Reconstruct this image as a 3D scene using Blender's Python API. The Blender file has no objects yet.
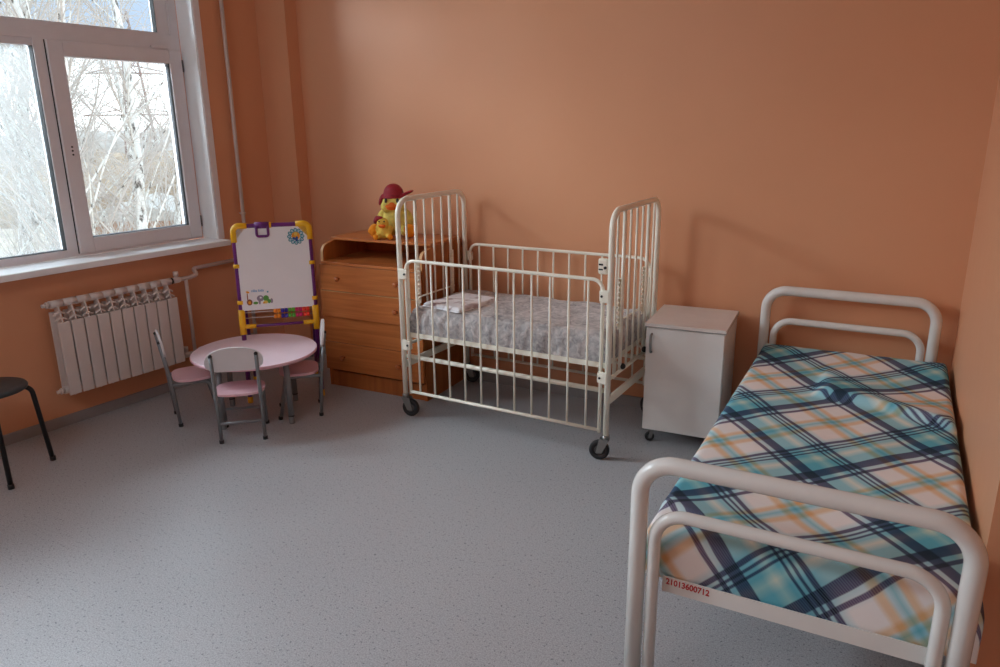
import bpy, bmesh, math, random
from mathutils import Vector, Matrix, Euler, noise

random.seed(7)
R = math.radians
scene = bpy.context.scene
COL = scene.collection

# ------------------------------------------------------------------ materials
def lin(c):
    return tuple((x / 12.92 if x <= 0.04045 else ((x + 0.055) / 1.055) ** 2.4) for x in [v / 255.0 for v in c])

def base_mat(name):
    m = bpy.data.materials.new(name)
    m.use_nodes = True
    nt = m.node_tree
    return m, nt, nt.nodes['Principled BSDF']

def node(nt, t, **kw):
    n = nt.nodes.new(t)
    for k, v in kw.items():
        setattr(n, k, v)
    return n

def mat(name, rgb, rough=0.5, metal=0.0, var=0.06, scale=12.0, bump=0.0, bscale=80.0, spec=0.5, coat=0.0):
    """plain paint / plastic / metal with a slight procedural variation"""
    m, nt, p = base_mat(name)
    c = lin(rgb)
    tc = node(nt, 'ShaderNodeTexCoord')
    nz = node(nt, 'ShaderNodeTexNoise')
    nz.inputs['Scale'].default_value = scale
    nz.inputs['Detail'].default_value = 4
    nt.links.new(tc.outputs['Object'], nz.inputs['Vector'])
    cr = node(nt, 'ShaderNodeValToRGB')
    cr.color_ramp.elements[0].position = 0.3
    cr.color_ramp.elements[1].position = 0.7
    cr.color_ramp.elements[0].color = (*[x * (1 - var) for x in c], 1)
    cr.color_ramp.elements[1].color = (*[min(1, x * (1 + var)) for x in c], 1)
    nt.links.new(nz.outputs['Fac'], cr.inputs['Fac'])
    nt.links.new(cr.outputs['Color'], p.inputs['Base Color'])
    p.inputs['Roughness'].default_value = rough
    p.inputs['Metallic'].default_value = metal
    p.inputs['Specular IOR Level'].default_value = spec
    p.inputs['Coat Weight'].default_value = coat
    if bump > 0:
        n2 = node(nt, 'ShaderNodeTexNoise')
        n2.inputs['Scale'].default_value = bscale
        n2.inputs['Detail'].default_value = 3
        nt.links.new(tc.outputs['Object'], n2.inputs['Vector'])
        b = node(nt, 'ShaderNodeBump')
        b.inputs['Strength'].default_value = bump
        b.inputs['Distance'].default_value = 0.01
        nt.links.new(n2.outputs['Fac'], b.inputs['Height'])
        nt.links.new(b.outputs['Normal'], p.inputs['Normal'])
    return m

def wall_mat():
    m, nt, p = base_mat('orange_wall_paint')
    tc = node(nt, 'ShaderNodeTexCoord')
    n1 = node(nt, 'ShaderNodeTexNoise'); n1.inputs['Scale'].default_value = 0.9; n1.inputs['Detail'].default_value = 5
    nt.links.new(tc.outputs['Object'], n1.inputs['Vector'])
    cr = node(nt, 'ShaderNodeValToRGB')
    cr.color_ramp.elements[0].position = 0.25; cr.color_ramp.elements[1].position = 0.75
    cr.color_ramp.elements[0].color = (*lin((216, 154, 116)), 1)
    cr.color_ramp.elements[1].color = (*lin((223, 162, 124)), 1)
    nt.links.new(n1.outputs['Fac'], cr.inputs['Fac'])
    nt.links.new(cr.outputs['Color'], p.inputs['Base Color'])
    p.inputs['Roughness'].default_value = 0.42
    p.inputs['Specular IOR Level'].default_value = 0.32
    n2 = node(nt, 'ShaderNodeTexNoise'); n2.inputs['Scale'].default_value = 3.0; n2.inputs['Detail'].default_value = 3
    n3 = node(nt, 'ShaderNodeTexNoise'); n3.inputs['Scale'].default_value = 90.0; n3.inputs['Detail'].default_value = 2
    nt.links.new(tc.outputs['Object'], n2.inputs['Vector'])
    nt.links.new(tc.outputs['Object'], n3.inputs['Vector'])
    b1 = node(nt, 'ShaderNodeBump'); b1.inputs['Strength'].default_value = 0.12; b1.inputs['Distance'].default_value = 0.05
    b2 = node(nt, 'ShaderNodeBump'); b2.inputs['Strength'].default_value = 0.06; b2.inputs['Distance'].default_value = 0.004
    nt.links.new(n2.outputs['Fac'], b1.inputs['Height'])
    nt.links.new(n3.outputs['Fac'], b2.inputs['Height'])
    nt.links.new(b1.outputs['Normal'], b2.inputs['Normal'])
    nt.links.new(b2.outputs['Normal'], p.inputs['Normal'])
    return m

def floor_mat():
    m, nt, p = base_mat('speckled_grey_linoleum')
    tc = node(nt, 'ShaderNodeTexCoord')
    n0 = node(nt, 'ShaderNodeTexNoise'); n0.inputs['Scale'].default_value = 1.3; n0.inputs['Detail'].default_value = 3
    n1 = node(nt, 'ShaderNodeTexNoise'); n1.inputs['Scale'].default_value = 210; n1.inputs['Detail'].default_value = 2
    n2 = node(nt, 'ShaderNodeTexNoise'); n2.inputs['Scale'].default_value = 92; n2.inputs['Detail'].default_value = 2
    for n in (n0, n1, n2):
        nt.links.new(tc.outputs['Object'], n.inputs['Vector'])
    cr = node(nt, 'ShaderNodeValToRGB')
    cr.color_ramp.elements[0].position = 0.33; cr.color_ramp.elements[1].position = 0.66
    cr.color_ramp.elements[0].color = (*lin((153, 153, 156)), 1)
    cr.color_ramp.elements[1].color = (*lin((189, 189, 192)), 1)
    nt.links.new(n1.outputs['Fac'], cr.inputs['Fac'])
    sp = node(nt, 'ShaderNodeValToRGB')
    sp.color_ramp.elements[0].position = 0.30; sp.color_ramp.elements[1].position = 0.39
    sp.color_ramp.elements[0].color = (0.47, 0.47, 0.50, 1); sp.color_ramp.elements[1].color = (1, 1, 1, 1)
    nt.links.new(n2.outputs['Fac'], sp.inputs['Fac'])
    mx = node(nt, 'ShaderNodeMixRGB', blend_type='MULTIPLY'); mx.inputs['Fac'].default_value = 1
    nt.links.new(cr.outputs['Color'], mx.inputs['Color1']); nt.links.new(sp.outputs['Color'], mx.inputs['Color2'])
    nt.links.new(mx.outputs['Color'], p.inputs['Base Color'])
    rr = node(nt, 'ShaderNodeMapRange'); rr.inputs['To Min'].default_value = 0.30; rr.inputs['To Max'].default_value = 0.40
    nt.links.new(n0.outputs['Fac'], rr.inputs['Value'])
    nt.links.new(rr.outputs['Result'], p.inputs['Roughness'])
    p.inputs['Specular IOR Level'].default_value = 0.45
    return m

def wood_mat(name, dark, light, axis='X', scale=1.0):
    m, nt, p = base_mat(name)
    tc = node(nt, 'ShaderNodeTexCoord')
    mp = node(nt, 'ShaderNodeMapping')
    sc = {'X': (1.2, 14, 26), 'Y': (14, 1.2, 26), 'Z': (14, 14, 1.2)}[axis]
    mp.inputs['Scale'].default_value = [s * scale for s in sc]
    nt.links.new(tc.outputs['Object'], mp.inputs['Vector'])
    n = node(nt, 'ShaderNodeTexNoise'); n.inputs['Scale'].default_value = 1.6; n.inputs['Detail'].default_value = 6
    n.inputs['Distortion'].default_value = 0.6
    nt.links.new(mp.outputs['Vector'], n.inputs['Vector'])
    cr = node(nt, 'ShaderNodeValToRGB')
    cr.color_ramp.elements[0].position = 0.25; cr.color_ramp.elements[1].position = 0.75
    cr.color_ramp.elements[0].color = (*lin(dark), 1); cr.color_ramp.elements[1].color = (*lin(light), 1)
    nt.links.new(n.outputs['Fac'], cr.inputs['Fac'])
    nt.links.new(cr.outputs['Color'], p.inputs['Base Color'])
    p.inputs['Roughness'].default_value = 0.38
    p.inputs['Specular IOR Level'].default_value = 0.4
    return m

def plaid_mat():
    """diagonal plaid printed cotton: two families of stripes on UVs given in metres"""
    m, nt, p = base_mat('plaid_cotton')
    uv = node(nt, 'ShaderNodeUVMap', uv_map='UVMap')
    sep = node(nt, 'ShaderNodeSeparateXYZ')
    nt.links.new(uv.outputs['UV'], sep.inputs['Vector'])
    PER = 0.5
    def math_(op, a, b=None):
        n = node(nt, 'ShaderNodeMath', operation=op)
        for i, v in enumerate((a, b)):
            if v is None: continue
            if isinstance(v, (int, float)): n.inputs[i].default_value = v
            else: nt.links.new(v, n.inputs[i])
        return n.outputs[0]
    def ramp(val, stops, interp='LINEAR'):
        cr = node(nt, 'ShaderNodeValToRGB')
        cr.color_ramp.interpolation = interp
        el = cr.color_ramp.elements
        el[0].position, el[0].color = stops[0][0], (*stops[0][1], 1)
        el[1].position, el[1].color = stops[-1][0], (*stops[-1][1], 1)
        for pos, c in stops[1:-1]:
            e = el.new(pos); e.color = (*c, 1)
        nt.links.new(val, cr.inputs['Fac'])
        return cr.outputs['Color']
    W = (1, 1, 1)
    S = lin((120, 98, 128))          # one layer of the dark stripe
    T = lin((166, 222, 234)); O = lin((246, 220, 188)); T2 = lin((212, 240, 248))
    def fam(nx, ny, off):
        v = math_('ADD', math_('MULTIPLY', sep.outputs['X'], nx), math_('MULTIPLY', sep.outputs['Y'], ny))
        # 0 .. 1 over one repeat; triple stripe at 0.5, wide pair around 0.18
        f = math_('FRACT', math_('ADD', math_('DIVIDE', math_('SUBTRACT', v, off), PER), 10.5))
        e = 0.003
        def bands(lst):
            st = [(0.0, W)]
            for a, b in lst:
                st += [(a - e, W), (a + e, S), (b - e, S), (b + e, W)]
            return st + [(1.0, W)]
        stripe = ramp(f, bands([(0.085, 0.118), (0.155, 0.238), (0.452, 0.470), (0.490, 0.508), (0.528, 0.560)]))
        soft = ramp(f, [(0.0, W), (0.06, W), (0.14, T2), (0.24, T), (0.32, T), (0.38, (0.86, 0.93, 0.86)), (0.43, T),
                        (0.56, T2), (0.61, W), (0.735, W), (0.765, O), (0.79, O), (0.815, T2), (0.845, T), (0.87, T2), (0.885, O), (0.905, O), (0.935, W), (1.0, W)])
        return stripe, soft
    a1, a2 = fam(0.78, 0.63, 1.56)
    b1, b2 = fam(-0.72, 0.69, 1.915)
    def mul(c1, c2):
        n = node(nt, 'ShaderNodeMixRGB', blend_type='MULTIPLY'); n.inputs['Fac'].default_value = 1
        nt.links.new(c1, n.inputs['Color1']); nt.links.new(c2, n.inputs['Color2'])
        return n.outputs['Color']
    base = node(nt, 'ShaderNodeRGB'); base.outputs[0].default_value = (*lin((240, 234, 232)), 1)
    soft = mul(mul(base.outputs[0], a2), b2)
    st = mul(a1, b1)
    # twill weave: fine diagonal ribs inside the dark stripes
    wv = node(nt, 'ShaderNodeTexWave'); wv.inputs['Scale'].default_value = 70; wv.bands_direction = 'DIAGONAL'
    nt.links.new(uv.outputs['UV'], wv.inputs['Vector'])
    tw = node(nt, 'ShaderNodeMixRGB', blend_type='MIX')
    mr = node(nt, 'ShaderNodeMapRange'); mr.inputs['To Min'].default_value = 0.0; mr.inputs['To Max'].default_value = 0.16
    nt.links.new(wv.outputs['Fac'], mr.inputs['Value'])
    nt.links.new(mr.outputs['Result'], tw.inputs['Fac'])
    nt.links.new(st, tw.inputs['Color1']); tw.inputs['Color2'].default_value = (1, 1, 1, 1)
    st1 = tw.outputs['Color']
    fin = mul(soft, st1)
    nt.links.new(fin, p.inputs['Base Color'])
    p.inputs['Roughness'].default_value = 0.85
    p.inputs['Specular IOR Level'].default_value = 0.15
    tc = node(nt, 'ShaderNodeTexCoord')
    nz = node(nt, 'ShaderNodeTexNoise'); nz.inputs['Scale'].default_value = 9; nz.inputs['Detail'].default_value = 4
    nt.links.new(tc.outputs['Object'], nz.inputs['Vector'])
    b = node(nt, 'ShaderNodeBump'); b.inputs['Strength'].default_value = 0.25; b.inputs['Distance'].default_value = 0.02
    nt.links.new(nz.outputs['Fac'], b.inputs['Height']); nt.links.new(b.outputs['Normal'], p.inputs['Normal'])
    return m

def fleece_mat():
    m, nt, p = base_mat('grey_fleece')
    tc = node(nt, 'ShaderNodeTexCoord')
    n1 = node(nt, 'ShaderNodeTexNoise'); n1.inputs['Scale'].default_value = 34; n1.inputs['Detail'].default_value = 5; n1.inputs['Distortion'].default_value = 0.8
    n2 = node(nt, 'ShaderNodeTexNoise'); n2.inputs['Scale'].default_value = 9; n2.inputs['Detail'].default_value = 3
    for n in (n1, n2): nt.links.new(tc.outputs['Object'], n.inputs['Vector'])
    ad = node(nt, 'ShaderNodeMixRGB', blend_type='MIX'); ad.inputs['Fac'].default_value = 0.35
    nt.links.new(n1.outputs['Fac'], ad.inputs['Color1']); nt.links.new(n2.outputs['Fac'], ad.inputs['Color2'])
    cr = node(nt, 'ShaderNodeValToRGB')
    cr.color_ramp.elements[0].position = 0.34; cr.color_ramp.elements[1].position = 0.64
    cr.color_ramp.elements[0].color = (*lin((136, 132, 134)), 1)
    cr.color_ramp.elements[1].color = (*lin((214, 207, 205)), 1)
    nt.links.new(ad.outputs['Color'], cr.inputs['Fac'])
    nt.links.new(cr.outputs['Color'], p.inputs['Base Color'])
    p.inputs['Roughness'].default_value = 0.95
    p.inputs['Specular IOR Level'].default_value = 0.1
    p.inputs['Sheen Weight'].default_value = 0.3
    b = node(nt, 'ShaderNodeBump'); b.inputs['Strength'].default_value = 0.6; b.inputs['Distance'].default_value = 0.012
    nt.links.new(n1.outputs['Fac'], b.inputs['Height']); nt.links.new(b.outputs['Normal'], p.inputs['Normal'])
    return m

def print_cloth_mat():
    m, nt, p = base_mat('printed_white_cotton')
    tc = node(nt, 'ShaderNodeTexCoord')
    v = node(nt, 'ShaderNodeTexNoise'); v.inputs['Scale'].default_value = 11; v.inputs['Detail'].default_value = 2
    nt.links.new(tc.outputs['Object'], v.inputs['Vector'])
    cr = node(nt, 'ShaderNodeValToRGB')
    el = cr.color_ramp.elements
    el[0].position = 0.33; el[0].color = (*lin((140, 110, 112)), 1)
    el[1].position = 0.42; el[1].color = (*lin((242, 241, 244)), 1)
    e = el.new(0.60); e.color = (*lin((240, 239, 243)), 1)
    e = el.new(0.70); e.color = (*lin((190, 176, 180)), 1)
    nt.links.new(v.outputs['Fac'], cr.inputs['Fac'])
    nt.links.new(cr.outputs['Color'], p.inputs['Base Color'])
    p.inputs['Roughness'].default_value = 0.9
    return m

def glass_mat(name, haze=0.0):
    m = bpy.data.materials.new(name); m.use_nodes = True
    nt = m.node_tree
    nt.nodes.remove(nt.nodes['Principled BSDF'])
    out = nt.nodes['Material Output']
    tr = node(nt, 'ShaderNodeBsdfTransparent'); tr.inputs['Color'].default_value = (0.97, 0.985, 0.98, 1)
    gl = node(nt, 'ShaderNodeBsdfGlossy'); gl.inputs['Roughness'].default_value = 0.02
    fr = node(nt, 'ShaderNodeFresnel'); fr.inputs['IOR'].default_value = 1.3
    mx = node(nt, 'ShaderNodeMixShader')
    nt.links.new(fr.outputs['Fac'], mx.inputs['Fac']); nt.links.new(tr.outputs[0], mx.inputs[1]); nt.links.new(gl.outputs[0], mx.inputs[2])
    last = mx.outputs[0]
    if haze > 0:
        tl = node(nt, 'ShaderNodeBsdfTranslucent'); tl.inputs['Color'].default_value = (0.42, 0.44, 0.44, 1)
        tc = node(nt, 'ShaderNodeTexCoord')
        nz = node(nt, 'ShaderNodeTexNoise'); nz.inputs['Scale'].default_value = 2.5; nz.inputs['Detail'].default_value = 4
        nt.links.new(tc.outputs['Object'], nz.inputs['Vector'])
        mr = node(nt, 'ShaderNodeMapRange'); mr.inputs['From Min'].default_value = 0.3; mr.inputs['From Max'].default_value = 0.7
        mr.inputs['To Min'].default_value = haze * 0.7; mr.inputs['To Max'].default_value = haze * 1.2
        nt.links.new(nz.outputs['Fac'], mr.inputs['Value'])
        m2 = node(nt, 'ShaderNodeMixShader')
        nt.links.new(mr.outputs['Result'], m2.inputs['Fac'])
        nt.links.new(last, m2.inputs[1]); nt.links.new(tl.outputs[0], m2.inputs[2])
        last = m2.outputs[0]
    nt.links.new(last, out.inputs['Surface'])
    return m

def bark_mat():
    m, nt, p = base_mat('birch_bark')
    tc = node(nt, 'ShaderNodeTexCoord')
    mp = node(nt, 'ShaderNodeMapping'); mp.inputs['Scale'].default_value = (3, 3, 1.2)
    nt.links.new(tc.outputs['Object'], mp.inputs['Vector'])
    n = node(nt, 'ShaderNodeTexNoise'); n.inputs['Scale'].default_value = 4; n.inputs['Detail'].default_value = 5
    nt.links.new(mp.outputs['Vector'], n.inputs['Vector'])
    cr = node(nt, 'ShaderNodeValToRGB')
    cr.color_ramp.elements[0].position = 0.36; cr.color_ramp.elements[1].position = 0.44
    cr.color_ramp.elements[0].color = (*lin((96, 90, 84)), 1); cr.color_ramp.elements[1].color = (*lin((215, 212, 206)), 1)
    nt.links.new(n.outputs['Fac'], cr.inputs['Fac']); nt.links.new(cr.outputs['Color'], p.inputs['Base Color'])
    p.inputs['Roughness'].default_value = 0.8
    return m

M = dict(
    wall=wall_mat(), floor=floor_mat(), plaid=plaid_mat(), fleece=fleece_mat(), print=print_cloth_mat(),
    ceil=mat('white_ceiling_paint', (225, 222, 216), 0.8),
    base=mat('grey_vinyl_skirting', (150, 146, 146), 0.5),
    pvc=mat('white_window_plastic', (226, 223, 227), 0.35, var=0.02),
    sill=mat('white_sill_plastic', (246, 248, 250), 0.35, var=0.02),
    reveal=mat('white_reveal_panel', (246, 249, 251), 0.5, var=0.03),
    seal=mat('black_rubber_seal', (40, 40, 44), 0.6),
    glass=glass_mat('clear_window_glass'), haze=glass_mat('fogged_window_glass', 0.16),
    enamel=mat('white_radiator_enamel', (222, 212, 208), 0.35, var=0.02),
    pipe=mat('white_pipe_paint', (205, 190, 184), 0.4, var=0.03),
    bedpaint=mat('white_powder_coat', (228, 226, 222), 0.25, var=0.02, coat=0.3),
    crib=mat('cream_enamel_tube', (244, 238, 222), 0.32, var=0.03),
    wheel=mat('black_caster_rubber', (38, 38, 40), 0.55),
    hub=mat('grey_caster_hub', (84, 84, 86), 0.4),
    steel=mat('zinc_plated_steel', (150, 150, 148), 0.35, metal=0.8),
    black=mat('black_plastic', (30, 30, 32), 0.45),
    cabinet=mat('pale_grey_laminate', (226, 222, 218), 0.42, var=0.015),
    cabtop=mat('pale_grey_laminate_top', (222, 214, 208), 0.4, var=0.03),
    cabedge=mat('grey_laminate_edge', (150, 146, 144), 0.5),
    wood=wood_mat('alder_laminate', (172, 96, 46), (208, 128, 70), 'X'),
    woodv=wood_mat('alder_laminate_upright', (155, 85, 40), (192, 116, 60), 'Z'),
    woodedge=mat('pale_alder_edge', (214, 165, 115), 0.45, var=0.05),
    knob=mat('turned_wood_knob', (190, 108, 58), 0.35),
    pink=mat('pale_pink_laminate', (246, 222, 232), 0.3, var=0.02),
    pinkedge=mat('pink_edge_band', (226, 180, 192), 0.45, var=0.03),
    seat=mat('pink_seat_laminate', (240, 196, 206), 0.35, var=0.03),
    back=mat('whitish_back_laminate', (222, 218, 220), 0.4, var=0.02),
    greytube=mat('grey_metal_tube', (128, 132, 136), 0.4, metal=0.2, var=0.03),
    stoolseat=mat('black_leatherette', (52, 58, 60), 0.45, bump=0.1, bscale=200),
    blacktube=mat('black_painted_tube', (18, 18, 20), 0.35),
    purple=mat('purple_plastic_tube', (108, 36, 118), 0.35),
    yellow=mat('yellow_plastic', (246, 188, 30), 0.35),
    whiteboard=mat('white_magnetic_board', (242, 243, 246), 0.22, var=0.01),
    blue=mat('blue_plastic', (58, 44, 160), 0.35), green=mat('green_plastic', (90, 176, 48), 0.35),
    magenta=mat('magenta_plastic', (206, 40, 110), 0.35), red=mat('red_plastic', (240, 66, 44), 0.35),
    orange=mat('orange_plastic', (250, 150, 40), 0.35),
    wire=mat('thin_steel_rod', (190, 180, 176), 0.35, metal=0.6),
    teal=mat('teal_print', (60, 150, 165), 0.5), skyp=mat('light_blue_print', (110, 170, 215), 0.5),
    oprint=mat('orange_print', (238, 160, 40), 0.5), bprint=mat('navy_print', (38, 80, 150), 0.5),
    gprint=mat('green_print', (90, 160, 70), 0.5), brprint=mat('brown_print', (150, 85, 50), 0.5),
    greyprint=mat('grey_print', (150, 140, 155), 0.5), yprint=mat('yellow_print', (235, 205, 90), 0.5),
    duck=mat('lime_yellow_plush', (236, 216, 112), 0.95, var=0.2, scale=30, bump=0.6, bscale=220),
    duckpale=mat('golden_yellow_plush', (248, 206, 88), 0.95, var=0.12, scale=30, bump=0.6, bscale=220),
    duckorange=mat('orange_plush', (250, 150, 30), 0.95, var=0.1, scale=30, bump=0.5, bscale=220),
    beak=mat('orange_felt', (238, 116, 34), 0.9, bump=0.3, bscale=220),
    cap=mat('burgundy_sequin_cloth', (158, 18, 40), 0.55, var=0.45, scale=160, bump=0.4, bscale=260),
    redtext=mat('red_marker_ink', (190, 36, 40), 0.5),
    bark=bark_mat(),
    twig=mat('pale_bare_twigs', (186, 176, 168), 0.9), twig2=mat('brown_bare_twigs', (164, 148, 134), 0.9),
    scrub=mat('dry_brown_scrub', (172, 152, 130), 0.95, var=0.25, scale=2.5, bump=0.6, bscale=6),
    scrub2=mat('far_grey_woods', (180, 172, 164), 0.95, var=0.12, scale=0.8),
    ground=mat('dry_grass_ground', (178, 166, 148), 0.95, var=0.2, scale=0.3),
    brick=mat('weathered_brick', (172, 130, 104), 0.9, var=0.15, scale=1.0),
    roof=mat('snowy_roof_sheet', (180, 176, 170), 0.8), rust=mat('rusty_lattice_steel', (142, 120, 112), 0.8),
)

# ------------------------------------------------------------------ mesh builder
def fillet(pts, rad, seg=6):
    pts = [Vector(p) for p in pts]
    if rad <= 0 or len(pts) < 3: return pts
    out = [pts[0]]
    for i in range(1, len(pts) - 1):
        a, b, c = pts[i - 1], pts[i], pts[i + 1]
        d1 = (a - b); d2 = (c - b)
        l1, l2 = d1.length, d2.length
        d1.normalize(); d2.normalize()
        ang = d1.angle(d2)
        if ang > math.pi - 0.02: out.append(b); continue
        t = min(rad / math.tan(ang / 2), l1 * 0.49, l2 * 0.49)
        r = t * math.tan(ang / 2)
        bis = (d1 + d2).normalized()
        cen = b + bis * (r / math.sin(ang / 2))
        s = b + d1 * t - cen; e = b + d2 * t - cen
        tot = s.angle(e)
        ax = s.cross(e).normalized()
        for k in range(seg + 1):
            out.append(cen + Matrix.Rotation(tot * k / seg, 3, ax) @ s)
    out.append(pts[-1])
    return out

class MB:
    def __init__(self):
        self.bm = bmesh.new(); self.mats = []; self.cur = 0
        self.uv = None
    def m(self, material):
        if material not in self.mats: self.mats.append(material)
        self.cur = self.mats.index(material); return self
    def _tag(self, faces, smooth=False):
        for f in faces:
            f.material_index = self.cur; f.smooth = smooth
    def box(self, lo, hi, bev=0.0, rot=None, piv=None):
        lo = Vector(lo); hi = Vector(hi)
        n0 = set(self.bm.faces)
        r = bmesh.ops.create_cube(self.bm, size=1.0)
        vs = r['verts']
        c = (lo + hi) / 2; s = hi - lo
        for v in vs: v.co = Vector((v.co.x * s.x, v.co.y * s.y, v.co.z * s.z)) + c
        if rot is not None:
            pv = Vector(piv) if piv is not None else c
            for v in vs: v.co = rot @ (v.co - pv) + pv
        if bev > 0:
            es = list({e for v in vs for e in v.link_edges})
            bmesh.ops.bevel(self.bm, geom=es, offset=bev, segments=2, affect='EDGES', profile=0.5)
        self._tag([f for f in self.bm.faces if f not in n0], False)
        return self
    def tube(self, pts, r, rad=0.0, seg=12, cseg=7, caps=True, radii=None):
        P = fillet(pts, rad, cseg)
        n = len(P)
        T = []
        for i in range(n):
            a = P[max(0, i - 1)]; b = P[min(n - 1, i + 1)]
            T.append((b - a).normalized())
        up = Vector((0, 0, 1)) if abs(T[0].z) < 0.9 else Vector((1, 0, 0))
        N = (up - T[0] * up.dot(T[0])).normalized()
        rings = []
        for i in range(n):
            N = (N - T[i] * N.dot(T[i]))
            if N.length < 1e-6: N = T[i].orthogonal()
            N.normalize()
            B = T[i].cross(N)
            rr = radii[i] if radii and len(radii) == n else r
            rings.append([self.bm.verts.new(P[i] + (N * math.cos(2 * math.pi * k / seg) + B * math.sin(2 * math.pi * k / seg)) * rr) for k in range(seg)])
        fs = []
        for i in range(n - 1):
            for k in range(seg):
                fs.append(self.bm.faces.new((rings[i][k], rings[i][(k + 1) % seg], rings[i + 1][(k + 1) % seg], rings[i + 1][k])))
        self._tag(fs, True)
        if caps:
            self._tag([self.bm.faces.new(list(reversed(rings[0]))), self.bm.faces.new(rings[-1])], False)
        return self
    def cyl(self, a, b, r, seg=20, r2=None):
        a = Vector(a); b = Vector(b)
        return self.tube([a, b], r, 0, seg, radii=[r, r if r2 is None else r2])
    def lathe(self, prof, cen=(0, 0, 0), axis='Z', seg=28):
        cen = Vector(cen)
        rings = []
        for (rad, h) in prof:
            ring = []
            for k in range(seg):
                a = 2 * math.pi * k / seg
                x, y = math.cos(a) * rad, math.sin(a) * rad
                v = {'Z': Vector((x, y, h)), 'X': Vector((h, x, y)), 'Y': Vector((y, h, x))}[axis]
                ring.append(self.bm.verts.new(cen + v))
            rings.append(ring)
        fs = []
        for i in range(len(rings) - 1):
            for k in range(seg):
                fs.append(self.bm.faces.new((rings[i][k], rings[i][(k + 1) % seg], rings[i + 1][(k + 1) % seg], rings[i + 1][k])))
        self._tag(fs, True)
        self._tag([self.bm.faces.new(list(reversed(rings[0]))), self.bm.faces.new(rings[-1])], False)
        return self
    def prism(self, poly, fn, t0, t1, smooth=False):
        """extrude polygon (2-D) between t0 and t1; fn(p, q, t) -> 3-D point"""
        a = [self.bm.verts.new(fn(p, q, t0)) for p, q in poly]
        b = [self.bm.verts.new(fn(p, q, t1)) for p, q in poly]
        n = len(poly)
        fs = [self.bm.faces.new((a[i], a[(i + 1) % n], b[(i + 1) % n], b[i])) for i in range(n)]
        self._tag(fs, smooth)
        self._tag([self.bm.faces.new(list(reversed(a))), self.bm.faces.new(b)])
        return self
    def ball(self, c, r, seg=16, rings=10, rot=None):
        rx, ry, rz = (r, r, r) if isinstance(r, (int, float)) else r
        n0 = set(self.bm.faces)
        res = bmesh.ops.create_uvsphere(self.bm, u_segments=seg, v_segments=rings, radius=1.0)
        for v in res['verts']:
            p = Vector((v.co.x * rx, v.co.y * ry, v.co.z * rz))
            if rot is not None: p = rot @ p
            v.co = p + Vector(c)
        self._tag([f for f in self.bm.faces if f not in n0], True)
        return self
    def grid(self, fn, nu, nv, uvfn=None):
        V = [[self.bm.verts.new(fn(i / nu, j / nv)) for j in range(nv + 1)] for i in range(nu + 1)]
        lay = self.bm.loops.layers.uv.get('UVMap') or self.bm.loops.layers.uv.new('UVMap')
        fs = []
        for i in range(nu):
            for j in range(nv):
                f = self.bm.faces.new((V[i][j], V[i + 1][j], V[i + 1][j + 1], V[i][j + 1]))
                if uvfn:
                    for l, (a, b) in zip(f.loops, ((i, j), (i + 1, j), (i + 1, j + 1), (i, j + 1))):
                        l[lay].uv = uvfn(a / nu, b / nv)
                fs.append(f)
        self._tag(fs, True)
        return self
    def build(self, name, parent=None, material=None, smooth_angle=True, fixn=True):
        if fixn: bmesh.ops.recalc_face_normals(self.bm, faces=self.bm.faces[:])
        me = bpy.data.meshes.new(name)
        self.bm.to_mesh(me); self.bm.free()
        for mm in self.mats: me.materials.append(M[mm])
        o = bpy.data.objects.new(name, me)
        COL.objects.link(o)
        if parent is not None: o.parent = parent
        return o

def mb(material): return MB().m(material)

def thing(name, label, cat, loc=(0, 0, 0), rotz=0.0, group=None):
    o = bpy.data.objects.new(name, None); COL.objects.link(o)
    o.empty_display_size = 0.05
    o.location = loc; o.rotation_euler = (0, 0, rotz)
    o['label'] = label; o['category'] = cat
    if group: o['group'] = group
    return o
def tag(o, label, cat, group=None):
    o['label'] = label; o['category'] = cat
    if group: o['group'] = group
    return o
def struct(o):
    o['kind'] = 'structure'; return o
def dup(root, loc, rotz, label):
    r = root.copy(); COL.objects.link(r); r.location = loc; r.rotation_euler = (0, 0, rotz); r['label'] = label
    for ch in list(root.children):
        c = ch.copy(); COL.objects.link(c); c.parent = r
        for g in list(ch.children):
            d = g.copy(); COL.objects.link(d); d.parent = c
    return r
def text_mesh(name, body, size, extrude, material, parent, mtx):
    cu = bpy.data.curves.new(name, 'FONT'); cu.body = body; cu.size = size; cu.extrude = extrude; cu.offset = size * 0.025
    tmp = bpy.data.objects.new('tmp_text', cu); COL.objects.link(tmp)
    dg = bpy.context.evaluated_depsgraph_get()
    me = bpy.data.meshes.new_from_object(tmp.evaluated_get(dg))
    bpy.data.objects.remove(tmp)
    me.name = name; me.materials.clear(); me.materials.append(M[material])
    me.transform(mtx)
    o = bpy.data.objects.new(name, me); COL.objects.link(o); o.parent = parent
    return o

# ------------------------------------------------------------------ room layout (metres)
YB = 3.94                 # back wall
XR = 0.318                # right wall beside the bed
ZC = 2.95                 # ceiling
AW = -R(4.26)             # the window wall is not quite square to the back wall
P0 = Vector((-3.9547, 2.4246, 0)); TW = Vector((0.0743, 0.9972, 0)); NW = Vector((0.9972, -0.0743, 0))
def W3(d, s, z): return P0 + NW * d + TW * s + Vector((0, 0, z))

struct(mb('floor').box((-4.7, -1.6, -0.12), (2.4, 4.3, 0.0)).build('floor'))
struct(mb('ceil').box((-4.7, -1.6, ZC), (2.4, 4.3, ZC + 0.1)).build('ceiling'))
struct(mb('wall').box((-4.3, YB, 0), (XR + 0.3, YB + 0.15, ZC)).build('wall_back'))
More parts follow.
